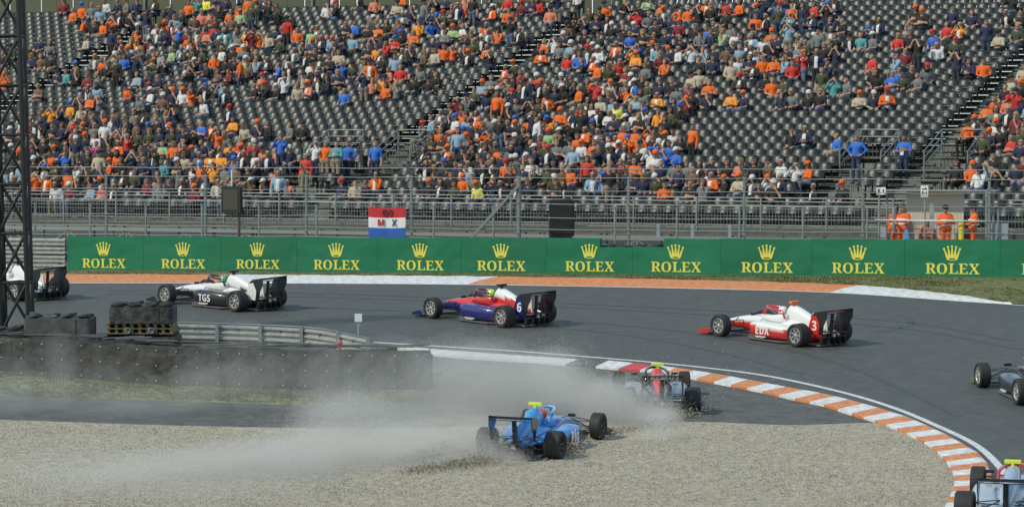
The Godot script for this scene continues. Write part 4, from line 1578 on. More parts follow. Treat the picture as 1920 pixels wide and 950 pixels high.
# ------------------------------------------------------------------ marshal post behind the right end of the wall
func build_marshal_post() -> void:
	var a := wall_at(1640)
	var b := wall_at(1850)
	var along := b - a
	along.y = 0
	var width := along.length()
	along = along.normalized()
	var face := Vector3(-along.z, 0, along.x)
	if face.z < 0:
		face = -face
	var bas := Basis(along, Vector3.UP, face)
	var o0 := Vector3(a.x, GROUND_BACK, a.z) - face * 0.75
	var hut := base("marshal_post", o0, bas)
	tag(hut, "open marshal post with flat roof, beige back panel and white rail", "shelter")
	var fl := 0.85
	part("floor", MB.new().box(Vector3(width / 2, fl - 0.04, -0.75), Vector3(width, 0.08, 1.9)).mesh(M.deck_wood), hut)
	part("roof", MB.new().box(Vector3(width / 2 - 0.1, 2.93, -0.85), Vector3(width + 0.4, 0.05, 0.6)).mesh(M.galvanised), hut)
	part("back_panel", MB.new().box(Vector3(width * 0.45, 1.9, -1.10), Vector3(width * 0.52, 2.0, 0.04)).mesh(M.hut_beige), hut)
	for x in [0.02, width * 0.42, width - 0.1]:
		part("post", MB.new().tube(Vector3(x, 0, 0.12), Vector3(x, 2.93, 0.12), 0.035).mesh(M.galvanised), hut)
		part("post", MB.new().tube(Vector3(x, 0, -1.20), Vector3(x, 2.90, -1.20), 0.035).mesh(M.galvanised), hut)
	part("rail", MB.new().tube(Vector3(-0.1, 1.99, 0.15), Vector3(width - 0.1, 1.99, 0.15), 0.028).mesh(M.white_sheet), hut)
	part("stanchion", MB.new().box(Vector3(0.42, 2.0, -0.35), Vector3(0.13, 0.85, 0.04)).mesh(M.grey_panel), hut)
	part("stanchion", MB.new().box(Vector3(1.62, 2.05, -0.35), Vector3(0.14, 0.95, 0.04)).mesh(M.grey_panel), hut)
	part("stanchion", MB.new().box(Vector3(2.92, 2.05, -0.35), Vector3(0.13, 0.85, 0.04)).mesh(M.grey_panel), hut)
	part("stanchion", MB.new().box(Vector3(0.15, 1.55, 0.10), Vector3(0.18, 0.5, 0.04)).mesh(M.grey_panel), hut)
	for k in 2:
		var gpn := part("grey_board", MB.new().box(Vector3(width + 0.05 + k * 0.34, 1.45, -0.1), Vector3(0.3, 0.95, 0.03)).mesh(M.grey_panel), hut)
	part("yellow_post", MB.new().tube(Vector3(2.62, fl, -0.05), Vector3(2.62, 1.93, -0.05), 0.09, -1.0, 10).mesh(M.yellow_post), hut)
	# marker boards on top of the posts
	var s1 := base("number_board", o0 + along * 0.10 + face * 0.2 + Vector3(0, 2.92, 0), bas)
	part("board", MB.new().box(Vector3(-0.075, 0, 0), Vector3(0.16, 0.24, 0.02), Basis(Vector3.UP, 0.35)).mesh(M.white_sheet), s1)
	part("board", MB.new().box(Vector3(0.075, 0, 0), Vector3(0.16, 0.24, 0.02), Basis(Vector3.UP, -0.35)).mesh(M.white_sheet), s1)
	part("mark", MB.new().box(Vector3(-0.075, 0.01, 0.013), Vector3(0.05, 0.10, 0.012), Basis(Vector3.UP, 0.35)).mesh(M.ink_dark), s1)
	part("mark", MB.new().box(Vector3(0.075, 0.01, 0.013), Vector3(0.05, 0.10, 0.012), Basis(Vector3.UP, -0.35)).mesh(M.ink_dark), s1)
	tag(s1, "white folded marker board at the left end of the marshal post roof", "sign", "boards on the marshal post")
	var s2 := base("number_board", o0 + along * (width * 0.42) + face * 0.2 + Vector3(0, 2.92, 0), bas)
	part("board", MB.new().box(Vector3.ZERO, Vector3(0.24, 0.36, 0.02)).mesh(M.white_sheet), s2)
	part("lettering", text("12", 0.16, 0.006, M.ink_dark, font_sans), s2, Vector3(0, 0.02, 0.014), Basis(Vector3(0, 0, 1), -PI / 2))
	tag(s2, "white upright number board above the middle of the marshal post", "sign", "boards on the marshal post")
	var orange := Color(0.78, 0.12, 0.02)
	var crew := [
		[0.70, -0.25, 9, 0.95, "marshal in orange overalls standing at the left end of the post", false], [0.40, -0.75, 5, 0.93, "dark haired marshal in orange behind another at the left of the post", true],
		[1.38, -0.95, 5, 0.85, "marshal in orange crouched behind the grey upright of the post", false], [2.10, -0.15, 7, 0.94, "marshal in orange with grey reflective bands, arms folded, middle of the post", true],
		[2.95, -0.2, 9, 0.95, "marshal in orange with dark cap reaching for the yellow post", false]]
	for q in crew:
		var turn := -1.1 if q[0] > 2.5 else rng.randf_range(-0.3, 0.3)
		var p := base("person", o0 + along * q[0] + face * q[1] + Vector3(0, fl + (-0.3 if q[0] == 1.38 else 0.0), 0), bas * Basis(Vector3.UP, turn).scaled(Vector3.ONE * q[3]))
		part("body", person_mesh(q[2], orange, 2 if q[5] else 0, 0.022, orange), p)
		var band := MB.new()
		for y in [1.05, 1.20]:
			band.lathe(PackedVector2Array([Vector2(0.176, y), Vector2(0.182, y + 0.01), Vector2(0.182, y + 0.05), Vector2(0.176, y + 0.06)]), 14, Vector3(0, 0, -0.035))
		part("reflective_band", band.mesh(M.white_sheet), p, Vector3.ZERO, Basis.from_scale(Vector3(1.2, 1, 1)))
		if q[0] > 2.5 or q[5]:
			part("cap", cap_mesh("k"), p, templates["%d/%.3f" % [q[2], 0.022]].head + Vector3(0, 0.035, 0))
		tag(p, q[4], "person", "marshals at the post")
	var fb := MB.new()
	fb.prism(PackedVector2Array([Vector2(-0.10, 0.0), Vector2(0.16, 0.0), Vector2(0.06, 0.55), Vector2(-0.02, 0.55)]), -0.04, 0.04)
	var fo := part("folded_flag", fb.mesh(mat("flag_light_blue", lin(0.08, 0.30, 0.62), 0.8)), self, o0 + along * 0.86 + Vector3(0, fl + 0.35, 0) + face * 0.02, bas)
	tag(fo, "rolled light blue flag held by the marshal at the left of the post", "flag")

# ------------------------------------------------------------------ barrier, bundles and rail on the inside
func build_track_side() -> void:
	var foot := resample(ground_line([[-260, 690], [0, 705], [150, 711], [300, 722], [450, 728], [640, 732], [803, 731]]), 14)
	var tb := base("tyre_barrier", foot[0])
	tag(tb, "long tyre barrier faced with dark rubber sheets beside the grass", "barrier")
	var o := foot[0]
	var h := 0.93
	for k in foot.size() - 1:
		var a := foot[k] - o
		var b := foot[k + 1] - o
		var dir := (b - a).normalized()
		var nrm := Vector3(dir.z, 0, -dir.x)
		if nrm.z < 0:
			nrm = -nrm
		var mb := MB.new()
		var jog := 0.004 * (k % 2)
		var rings := []
		for q in [a, b - dir * 0.004]:
			rings.append(PackedVector3Array([q + Vector3(0, -0.1, 0) - nrm * 0.05, q + Vector3(0, -0.1, 0) + nrm * jog, q + Vector3(0, h * 0.55, 0) + nrm * (jog + 0.015), q + Vector3(0, h + 0.015 * sin(k * 2.1), 0) + nrm * jog, q + Vector3(0, h, 0) - nrm * 0.05]))
		mb.loft(rings, false)
		part("rubber_sheet", mb.mesh(M.rubber), tb)
		for row in 3:
			for c in 2:
				var q: Vector3 = a.lerp(b, 0.25 + 0.5 * c) + Vector3(0, 0.10 + 0.36 * row, 0) + nrm * (jog + 0.02)
				part("bolt", MB.new().lathe(PackedVector2Array([Vector2(0.002, 0), Vector2(0.017, 0.0), Vector2(0.015, 0.014), Vector2(0.002, 0.022)]), 8, Vector3.ZERO, nrm).mesh(M.bolt_white), tb, q)
		# stacked tyres behind the sheet
		for j in 3:
			for row in 2:
				var q: Vector3 = a.lerp(b, (j + 0.5) / 3.0) - nrm * (0.38 + 0.62 * row)
				var ty := MB.new()
				for s in 4:
					ty.lathe(tyre_profile(0.31, 0.22), 14, Vector3(0, 0.1 + 0.215 * s, 0))
				var off := Vector3(rng.randf_range(-0.03, 0.03), rng.randf_range(-0.03, 0.05), rng.randf_range(-0.03, 0.03))
				part("tyre_stack", ty.mesh(M.tyre_black), tb, q + off)
		# loose rubber strips lying on top
		for j in 2:
			var q: Vector3 = a.lerp(b, 0.3 + 0.4 * j) - nrm * rng.randf_range(0.3, 0.8) + Vector3(0, h + 0.065 + 0.02 * j, 0)
			part("rubber_strip", MB.new().box(Vector3.ZERO, Vector3(rng.randf_range(0.7, 1.3), 0.03, rng.randf_range(0.2, 0.4)), Basis(Vector3.UP, rng.randf_range(-0.3, 0.3)) * Basis(Vector3(0, 0, 1), rng.randf_range(-0.05, 0.05))).mesh(M.rubber_dusty if (k + j) % 2 else M.rubber), tb, q)
	var fo := foot[-1] - o
	part("end_sheet", MB.new().box(fo + Vector3(0.012, 0.40, -0.58), Vector3(0.02, 1.04, 1.2)).mesh(M.rubber), tb)
	# wrapped tyre bundles behind the barrier
	bundle(Vector3(at(112, 600, 81.5).x, plane_y(81.5), -81.5), 1.70, 0.0, 0.98, "rubber_dusty", "dusty grey tyre bundle with rubber wrap behind the barrier, next to the tower")
	bundle(Vector3(at(268, 600, 81.8).x, plane_y(81.8), -81.8), 1.86, 0.0, 0.48, "rubber", "low dark tyre bundle under the wooden pallets")
	bundle(Vector3(at(268, 600, 81.8).x, plane_y(81.8), -81.8), 1.62, 0.83, 0.40, "rubber", "black tyre bundle on top of the wooden pallets")
	bundle(Vector3(at(-5, 600, 81.0).x, plane_y(81.0), -81.0), 1.35, 0.0, 0.72, "rubber", "dark tyre bundle at the foot of the black tower")
	var pc := Vector3(at(268, 600, 81.8).x, plane_y(81.8) + 0.555, -81.8)
	for k in 3:
		var pl := base("wooden_pallet", pc + Vector3((k - 1) * 0.60 - 0.03, 0, 0.0))
		for y in [0.012, 0.137, 0.262]:
			for j in 5:
				part("plank", MB.new().box(Vector3(0, y, -0.5 + j * 0.25), Vector3(0.50, 0.022, 0.12)).mesh(M.pallet_wood), pl)
		for x in [-0.2, 0.0, 0.2]:
			part("bearer", MB.new().box(Vector3(x, 0.075, 0), Vector3(0.07, 0.10, 1.05)).mesh(M.pallet_wood), pl)
			part("bearer", MB.new().box(Vector3(x, 0.20, 0), Vector3(0.07, 0.10, 1.05)).mesh(M.pallet_wood), pl)
		tag(pl, "%s wooden pallet between the two tyre bundles" % ["leftmost", "middle", "rightmost"][k], "pallet", "pallets under the tyre bundle")
		if k < 2:
			var cl := part("tow_ring", MB.new().lathe(tyre_profile(0.085, 0.09), 12, Vector3.ZERO, Vector3(0, 0, 1)).mesh(M.steel), self, pc + Vector3((k - 1) * 0.60 + 0.27, 0.09, 0.60))
			tag(cl, "grey steel ring %s between the pallet ends" % ["on the left", "on the right"][k], "ring", "rings between the pallets")
	# guard rail behind the barrier, seen from its back, curving away to a rolled end
	var pts := resample([at(325, 628, 84.5), at(430, 629, 84.2), at(505, 631, 83.9), at(585, 635, 83.4), at(640, 641, 82.8), at(690, 650, 82.0)], 10)
	for k in pts.size():
		pts[k].y = plane_y(-pts[k].z) - 0.17 - 0.10 * smoothstep(6, 10, k)
	var gr := base("guard_rail", pts[0])
	tag(gr, "curved double steel guard rail behind the tyre barrier with posts", "guard rail")
	for lvl in 2:
		for k in pts.size() - 1:
			var a := pts[k] - pts[0]
			var b := pts[k + 1] - pts[0]
			var dir := (b - a)
			dir.y = 0
			dir = dir.normalized()
			var f := Vector3(-dir.z, 0, dir.x)
			var mb := MB.new()
			mb.xf = Transform3D(Basis(dir, Vector3.UP, f), a)
			mb.loft(w_beam(Vector3(0, 0.20 + 0.30 * lvl, 0), Vector3((b - a).length(), 0.20 + 0.30 * lvl + (b.y - a.y), 0), 0.27), false)
			part("rail", mb.mesh(M.guard_rail), gr)
	for k in range(0, pts.size(), 2):
		part("post", MB.new().box(pts[k] - pts[0] + Vector3(0, 0.28, 0.10), Vector3(0.09, 0.80, 0.12)).mesh(M.galvanised), gr)
	var top := MB.new()
	var tp := PackedVector3Array()
	for k in pts.size():
		tp.append(pts[k] - pts[0] + Vector3(0, 0.665, 0.05))
	top.path(tp, PackedFloat32Array([0.022]), 5)
	part("top_strip", top.mesh(M.grey_steel), gr)
	part("rolled_end", MB.new().lathe(PackedVector2Array([Vector2(0.16, 0.0), Vector2(0.17, 0.15), Vector2(0.15, 0.3)]), 12, pts[-1] - pts[0] + Vector3(0.1, 0.06, 0)).mesh(M.galvanised), gr)
	# white marker on a post
	var mp := Vector3(at(672, 640, 82.6).x, plane_y(82.6), -82.6)
	var mk := base("marker_post", mp)
	part("post", MB.new().tube(Vector3.ZERO, Vector3(0, 0.75, 0), 0.035, -1.0, 8).mesh(M.galvanised), mk)
	part("box", MB.new().prism(PackedVector2Array([Vector2(-0.10, 0.74), Vector2(0.08, 0.74), Vector2(0.09, 0.75), Vector2(0.09, 0.94), Vector2(-0.10, 0.94)]), -0.08, 0.05).mesh(M.white_sheet), mk)
	part("side_marks", MB.new().box(Vector3(0.092, 0.85, -0.01), Vector3(0.006, 0.08, 0.05)).mesh(M.ink_dark), mk)
	tag(mk, "white box on a thin grey post at the end of the guard rail", "marker post")
	var rb := base("red_marker", foot[11] + Vector3(at(637, 641, 76.0).x - foot[11].x, 0.96, -0.5))
	part("cap", MB.new().ball(Vector3(0, 0.12, 0), Vector3(0.07, 0.075, 0.07), 8).mesh(M.plastic_red), rb)
	part("stem", MB.new().tube(Vector3(0, -0.05, 0), Vector3(0, 0.08, 0), 0.03).mesh(M.plastic_red), rb)
	tag(rb, "small red round marker on top of the tyre barrier", "marker")

func bundle(pos: Vector3, w: float, y0: float, h: float, m: String, label: String) -> void:
	var o := base("tyre_bundle", pos + Vector3(0, y0, 0))
	var mb := MB.new()
	var ol := PackedVector2Array()
	var d := 0.62
	for c in [[w / 2 - 0.1, d - 0.1, 0.0], [-w / 2 + 0.1, d - 0.1, PI / 2], [-w / 2 + 0.1, -d + 0.1, PI], [w / 2 - 0.1, -d + 0.1, PI * 1.5]]:
		for k in 4:
			var t: float = c[2] + k * PI / 6
			ol.append(Vector2(c[0] + cos(t) * 0.1, c[1] + sin(t) * 0.1))
	mb.xf = Transform3D(Basis(Vector3.RIGHT, PI / 2), Vector3.ZERO)
	mb.prism(ol, -h, 0.0)
	part("wrap", mb.mesh(M[m]), o)
	part("wrap_seam", MB.new().box(Vector3(w * 0.28, h * 0.5, d + 0.006), Vector3(0.02, h * 0.98, 0.012)).mesh(M.rubber), o)
	var nx := int(w / 0.40)
	for k in nx:
		for z in [-0.3, 0.3]:
			var t := MB.new()
			t.lathe(tyre_profile(0.19, 0.09), 12)
			var e := part("tyre", t.mesh(M.tyre_black if m == "rubber" else M[m]), o, Vector3(-w / 2 + (k + 0.5) * w / nx, h + 0.03 + rng.randf_range(0, 0.03), z))
			e.rotation = Vector3(rng.randf_range(-0.15, 0.15), 0, rng.randf_range(-0.25, 0.25))
	tag(o, label, "tyre bundle", "tyre bundles behind the barrier")

# ------------------------------------------------------------------ lattice tower at the left
func build_tower() -> void:
	var d := 84.5
	var foot := Vector3(at(31, 600, d).x, plane_y(d), -d)
	var tw := base("lattice_tower", foot, Basis(Vector3(0, 0, 1), 0.025))
	tag(tw, "black steel lattice tower rising at the left edge", "tower")
	var hw := 0.36
	var corners := [Vector3(-hw, 0, hw), Vector3(hw, 0, hw), Vector3(hw, 0, -hw), Vector3(-hw, 0, -hw)]
	var height := 11.6
	var step := 1.30
	for c in corners:
		part("leg", MB.new().tube(c, c + Vector3(0, height, 0), 0.068, -1.0, 8).mesh(M.black_steel), tw)
	var n := int(height / step)
	for k in n:
		var y0 := 0.25 + k * step
		for s in 4:
			var a: Vector3 = corners[s] + Vector3(0, y0, 0)
			var b: Vector3 = corners[(s + 1) % 4] + Vector3(0, y0, 0)
			part("strut", MB.new().tube(a, b, 0.04).mesh(M.black_steel), tw)
			part("brace", MB.new().tube(a, b + Vector3(0, step, 0), 0.045).mesh(M.black_steel), tw)
	part("foot_plate", MB.new().box(Vector3(0, 0.05, 0), Vector3(1.2, 0.1, 1.2)).mesh(M.black_steel), tw)

# ------------------------------------------------------------------ racing cars (nose towards -Z, origin under the middle of the wheelbase)
func ring_at(z: float, x: float, w: float, yb: float, yt: float, e := 2.6, n := 20) -> PackedVector3Array:
	var out := PackedVector3Array()
	for k in n:
		var t := TAU * k / n
		var c := cos(t)
		var s := sin(t)
		out.append(Vector3(x + signf(c) * pow(absf(c), 2.0 / e) * w, (yb + yt) / 2 + signf(s) * pow(absf(s), 2.0 / e) * (yt - yb) / 2, z))
	return out

func body_loft(st: Array, low: Color, high: Color, cut: Vector3, e := 2.6) -> ArrayMesh:
	var rings := []
	for k in st.size() - 1:
		var sub := 5
		for j in sub:
			var t := float(j) / sub
			var v := []
			for q in 5:
				v.append(cubic_interpolate(st[k][q], st[k + 1][q], st[maxi(k - 1, 0)][q], st[mini(k + 2, st.size() - 1)][q], t))
			rings.append(ring_at(v[0], v[1], maxf(v[2], 0.01), v[3], maxf(v[4], v[3] + 0.02), e))
	var l: Array = st[-1]
	rings.append(ring_at(l[0], l[1], l[2], l[3], l[4], e))
	return MB.new().loft(rings, true, low, high, cut).mesh(M.car_paint)

func painted(mb: MB, c: Color) -> ArrayMesh:
	mb.c.fill(c)
	return mb.mesh(M.car_paint)

var wheel_meshes := {}
func wheel(parent: Node3D, pos: Vector3, w: float, r: float, silver: bool) -> void:
	var key := "%f/%s" % [w, silver]
	if not wheel_meshes.has(key):
		var ty := MB.new()
		ty.lathe(PackedVector2Array([Vector2(r * 0.64, -0.001), Vector2(r * 0.66, -w * 0.40), Vector2(r * 0.72, -w * 0.47), Vector2(r * 0.86, -w * 0.5), Vector2(r * 0.95, -w * 0.46), Vector2(r, -w * 0.38), Vector2(r, w * 0.38), Vector2(r * 0.95, w * 0.46), Vector2(r * 0.86, w * 0.5), Vector2(r * 0.72, w * 0.47), Vector2(r * 0.66, w * 0.40), Vector2(r * 0.64, 0.001)]), 36, Vector3.ZERO, Vector3.RIGHT)
		var rm := MB.new()
		for s in [-1.0, 1.0]:
			rm.caps = false
			rm.lathe(PackedVector2Array([Vector2(r * 0.66, s * w * 0.36), Vector2(r * 0.655, s * w * 0.42), Vector2(r * 0.60, s * w * 0.42), Vector2(r * 0.585, s * w * 0.30)]), 28, Vector3.ZERO, Vector3.RIGHT)
			rm.caps = true
			rm.lathe(PackedVector2Array([Vector2(0.05, s * w * 0.20), Vector2(0.05, s * w * 0.34), Vector2(0.03, s * w * 0.37)]), 14, Vector3.ZERO, Vector3.RIGHT)
			for k in 7:
				var t := TAU * k / 7.0
				for f in [-0.11, 0.11]:
					rm.bar(Vector3(s * w * 0.30, cos(t) * 0.045, sin(t) * 0.045), Vector3(s * w * 0.37, cos(t + f) * r * 0.615, sin(t + f) * r * 0.615), 0.014, 0.016)
		var dk := MB.new()
		for s in [-1.0, 1.0]:
			dk.lathe(PackedVector2Array([Vector2(0.01, s * w * 0.10), Vector2(r * 0.60, s * w * 0.12), Vector2(r * 0.64, s * w * 0.30)]), 24, Vector3.ZERO, Vector3.RIGHT)
		wheel_meshes[key] = [ty.mesh(M.tyre_black), rm.mesh(M.rim if silver else M.rim_dark), dk.mesh(M.drum_grey if silver else M.carbon)]
	var o := Node3D.new()
	o.name = "wheel"
	parent.add_child(o, true)
	o.position = pos
	o.rotation.x = rng.randf() * TAU
	part("tyre", wheel_meshes[key][0], o)
	part("rim", wheel_meshes[key][1], o)
	part("brake_drum", wheel_meshes[key][2], o)

func make_car(lv: Dictionary) -> Node3D:
	var o := base("racing_car", Vector3.ZERO)
	tag(o, lv.label, "race car", lv.group)
	var top: Color = lv.top
	var side: Color = lv.side
	var split: float = lv.get("split", 0.40)
	# monocoque and nose
	part("chassis", body_loft([[-2.40, 0.0, 0.05, 0.17, 0.22], [-2.28, 0.0, 0.085, 0.15, 0.27], [-1.95, 0.0, 0.12, 0.16, 0.37], [-1.45, 0.0, 0.165, 0.17, 0.49], [-0.95, 0.0, 0.215, 0.12, 0.575], [-0.55, 0.0, 0.265, 0.08, 0.62], [-0.30, 0.0, 0.30, 0.06, 0.60], [0.35, 0.0, 0.31, 0.05, 0.60], [0.80, 0.0, 0.26, 0.05, 0.58], [1.40, 0.0, 0.16, 0.08, 0.44], [1.75, 0.0, 0.10, 0.12, 0.34]],
		side, top, Vector3(split, 0.03, 9.0)), o)
	# engine cover and air box
	part("engine_cover", body_loft([[0.32, 0.0, 0.12, 0.45, 0.86], [0.42, 0.0, 0.15, 0.40, 0.945], [0.62, 0.0, 0.165, 0.36, 0.935], [0.95, 0.0, 0.15, 0.32, 0.82], [1.30, 0.0, 0.11, 0.28, 0.66], [1.68, 0.0, 0.055, 0.28, 0.46]],
		lv.get("cover_low", top), lv.cover, Vector3(lv.get("cover_cut", 0.58), 0.0, lv.get("cover_end", 1.2)), 2.3), o)
	part("air_intake", MB.new().lathe(PackedVector2Array([Vector2(0.005, 0.0), Vector2(0.085, 0.0), Vector2(0.10, 0.06)]), 14, Vector3(0, 0.83, 0.30), Vector3(0, 0, 1)).mesh(M.carbon), o)
	for s in [-1.0, 1.0]:
		# headrest rim of the cockpit
		part("cockpit_side", body_loft([[-0.42, s * 0.23, 0.045, 0.50, 0.60], [-0.10, s * 0.265, 0.06, 0.48, 0.655], [0.25, s * 0.25, 0.075, 0.46, 0.70], [0.45, s * 0.18, 0.06, 0.46, 0.70]], top, top, Vector3(0, 0, 9.0)), o)
		# side pods
		part("side_pod", body_loft([[-0.42, s * 0.55, 0.20, 0.14, 0.47], [-0.25, s * 0.54, 0.235, 0.11, 0.505], [0.20, s * 0.53, 0.245, 0.09, 0.50], [0.70, s * 0.47, 0.225, 0.08, 0.46], [1.10, s * 0.34, 0.16, 0.08, 0.38], [1.45, s * 0.22, 0.08, 0.09, 0.30]],
			lv.pod, lv.pod_top, Vector3(lv.get("pod_split", 0.40), -0.05, 9.0), 3.4), o)
		part("pod_inlet", MB.new().box(Vector3(s * 0.56, 0.33, -0.425), Vector3(0.27, 0.17, 0.012)).mesh(M.carbon), o)
		# mirror
		part("mirror", MB.new().box(Vector3(s * 0.50, 0.66, -0.52), Vector3(0.16, 0.065, 0.05)).bar(Vector3(s * 0.27, 0.60, -0.46), Vector3(s * 0.46, 0.65, -0.50), 0.012, 0.012).mesh(M.carbon), o)
	# floor
	var fl := PackedVector2Array([Vector2(-0.30, -0.95), Vector2(0.30, -0.95), Vector2(0.76, -0.42), Vector2(0.79, 0.75), Vector2(0.52, 1.05), Vector2(0.50, 1.95), Vector2(-0.50, 1.95), Vector2(-0.52, 1.05), Vector2(-0.79, 0.75), Vector2(-0.76, -0.42)])
	var fm := MB.new()
	fm.xf = Transform3D(Basis(Vector3.RIGHT, PI / 2), Vector3.ZERO)
	fm.prism(fl, -0.065, -0.035)
	part("floor", fm.mesh(M.carbon_grey if lv.get("pale_floor", true) else M.carbon), o)
	var df := MB.new()
	df.prism(PackedVector2Array([Vector2(-0.48, 0.07), Vector2(0.48, 0.07), Vector2(0.45, 0.26), Vector2(-0.45, 0.26)]), 1.90, 1.96)
	for x in [-0.30, -0.10, 0.10, 0.30]:
		df.box(Vector3(x, 0.15, 2.0), Vector3(0.012, 0.18, 0.2))
	part("diffuser", df.mesh(M.carbon), o)
	part("gearbox", MB.new().box(Vector3(0, 0.27, 1.80), Vector3(0.18, 0.22, 0.30)).mesh(M.carbon), o)
	part("tail_light", MB.new().box(Vector3(0, 0.30, 1.965), Vector3(0.09, 0.10, 0.03)).mesh(M.tail_light), o)
	# front wing
	var fw := MB.new()
	for q in [[-2.42, -2.18, 0.085, 0.115, 0.86], [-2.24, -2.02, 0.14, 0.20, 0.84]]:
		var rings := []
		for k in 13:
			var t := -1.0 + k / 6.0
			var x: float = t * q[4]
			var sw: float = absf(t) * 0.16
			var dy := 0.05 * (1.0 - smoothstep(0.0, 0.35, absf(t)))
			rings.append(PackedVector3Array([Vector3(x, q[2] + dy, q[0] + sw), Vector3(x, q[2] + 0.018 + dy, q[0] + sw + 0.02), Vector3(x, q[3] + 0.012 + dy, q[1] + sw), Vector3(x, q[3] + dy, q[1] + sw)]))
		fw.loft(rings, false)
	part("front_wing", painted(fw, lv.wing), o)
	for s in [-1.0, 1.0]:
		var ep := MB.new()
		ep.xf = Transform3D(Basis(Vector3(0, 0, 1), Vector3.UP, Vector3(-1, 0, 0)), Vector3(s * 0.88, 0, 0))
		ep.prism(PackedVector2Array([Vector2(-2.28, 0.05), Vector2(-1.86, 0.05), Vector2(-1.84, 0.15), Vector2(-1.94, 0.20), Vector2(-2.24, 0.11)]), -0.012, 0.012)
		part("front_endplate", painted(ep, lv.get("endplate", lv.wing)), o)
	# rear wing
	var rw := MB.new()
	for q in [[1.72, 2.00, 0.80, 0.86], [1.96, 2.15, 0.885, 0.965]]:
		rw.loft([PackedVector3Array([Vector3(-0.47, q[2], q[0]), Vector3(-0.47, q[2] + 0.03, q[0] + 0.02), Vector3(-0.47, q[3] + 0.012, q[1]), Vector3(-0.47, q[3], q[1])]), PackedVector3Array([Vector3(0.47, q[2], q[0]), Vector3(0.47, q[2] + 0.03, q[0] + 0.02), Vector3(0.47, q[3] + 0.012, q[1]), Vector3(0.47, q[3], q[1])])], false)
	rw.box(Vector3(0, 0.36, 1.95), Vector3(0.94, 0.02, 0.18))
	part("rear_wing", painted(rw, lv.rear), o)
	for s in [-1.0, 1.0]:
		var ep := MB.new()
		ep.xf = Transform3D(Basis(Vector3(0, 0, 1), Vector3.UP, Vector3(-1, 0, 0)), Vector3(s * 0.485, 0, 0))
		if lv.get("short_plates", false):
			ep.prism(PackedVector2Array([Vector2(1.72, 0.80), Vector2(1.86, 0.66), Vector2(1.94, 0.45), Vector2(2.02, 0.45), Vector2(2.06, 0.64), Vector2(2.16, 0.76), Vector2(2.17, 0.985), Vector2(1.76, 0.91)]), -0.011, 0.011)
		else:
			ep.prism(PackedVector2Array([Vector2(1.49, 0.40), Vector2(1.61, 0.325), Vector2(2.02, 0.33), Vector2(2.06, 0.60), Vector2(2.16, 0.76), Vector2(2.17, 0.985), Vector2(1.76, 0.91), Vector2(1.61, 0.81)]), -0.011, 0.011)
		part("rear_endplate", painted(ep, lv.get("rear_plate", lv.rear)), o)
		if lv.get("short_plates", false):
			continue
		var skin := MB.new()
		skin.xf = Transform3D(Basis(Vector3(0, 0, 1), Vector3.UP, Vector3(-1, 0, 0)), Vector3(s * 0.502, 0, 0))
		skin.prism(PackedVector2Array([Vector2(1.50, 0.40), Vector2(1.62, 0.33), Vector2(1.88, 0.33), Vector2(1.92, 0.60), Vector2(1.80, 0.82), Vector2(1.62, 0.80)]), -0.004, 0.004)
		part("number_panel", painted(skin, lv.fin), o)
	part("wing_pylon", MB.new().bar(Vector3(0, 0.36, 1.86), Vector3(0, 0.84, 1.90), 0.025, 0.10).mesh(M.carbon), o)
	# fin of the engine cover
	var fin := MB.new()
	fin.xf = Transform3D(Basis(Vector3(0, 0, 1), Vector3.UP, Vector3(-1, 0, 0)), Vector3.ZERO)
	fin.prism(PackedVector2Array([Vector2(1.02, 0.52), Vector2(1.36, 0.36), Vector2(1.74, 0.34), Vector2(1.70, 0.70), Vector2(1.48, 0.76), Vector2(1.20, 0.80)]), -0.016, 0.016)
	part("fin", painted(fin, lv.cover), o)
	if lv.has("number"):
		for s in [-1.0, 1.0]:
			part("lettering", text(lv.number, 0.25, 0.008, M.white_print, font_sans), o, Vector3(s * 0.511, 0.55, 1.74), Basis(Vector3.UP, s * PI / 2))
	for s in [-1.0, 1.0]:
		for q in [[0.02, 0.135, 0.40, 0.02], [0.0, 0.105, 0.28, 0.012]]:
			part("sponsor_mark", MB.new().box(Vector3(s * 0.772, q[1], q[0]), Vector3(0.012, q[3], q[2])).mesh(M.white_print), o)
	if lv.has("pod_words"):
		for s in [-1.0, 1.0]:
			part("lettering", text(lv.pod_words, lv.get("pod_size", 0.20), 0.01, M.white_print, font_sans), o, Vector3(s * 0.780, 0.29, 0.08), Basis(Vector3.UP, s * PI / 2))
	if lv.has("wing_words"):
		part("lettering", text(lv.wing_words, 0.15, 0.008, M.white_print, font_sans), o, Vector3(0.05, 0.935, 2.075), Basis(Vector3.RIGHT, 0.5 - PI * 0.0) * Basis.IDENTITY)
	# halo
	var halo := MB.new()
	var hp := PackedVector3Array()
	for k in 15:
		var t := PI * k / 14.0
		hp.append(Vector3(cos(t) * 0.27, 0.80 + 0.035 * sin(t), 0.30 - 0.78 * sin(t)))
	var hb := PackedVector3Array([Vector3(0.27, 0.62, 0.42)])
	hb.append_array(hp)
	hb.append(Vector3(-0.27, 0.62, 0.42))
	halo.path(hb, PackedFloat32Array([0.032]), 8)
	halo.tube(Vector3(0, 0.83, -0.48), Vector3(0, 0.60, -0.66), 0.030, 0.035, 8)
	part("halo", painted(halo, lv.halo), o)
	# camera pod
	part("camera_pod", MB.new().box(Vector3(0, 1.03, 0.50), Vector3(0.30, 0.055, 0.11)).box(Vector3(0, 0.98, 0.50), Vector3(0.05, 0.08, 0.10)).mesh(M[lv.tcam]), o)
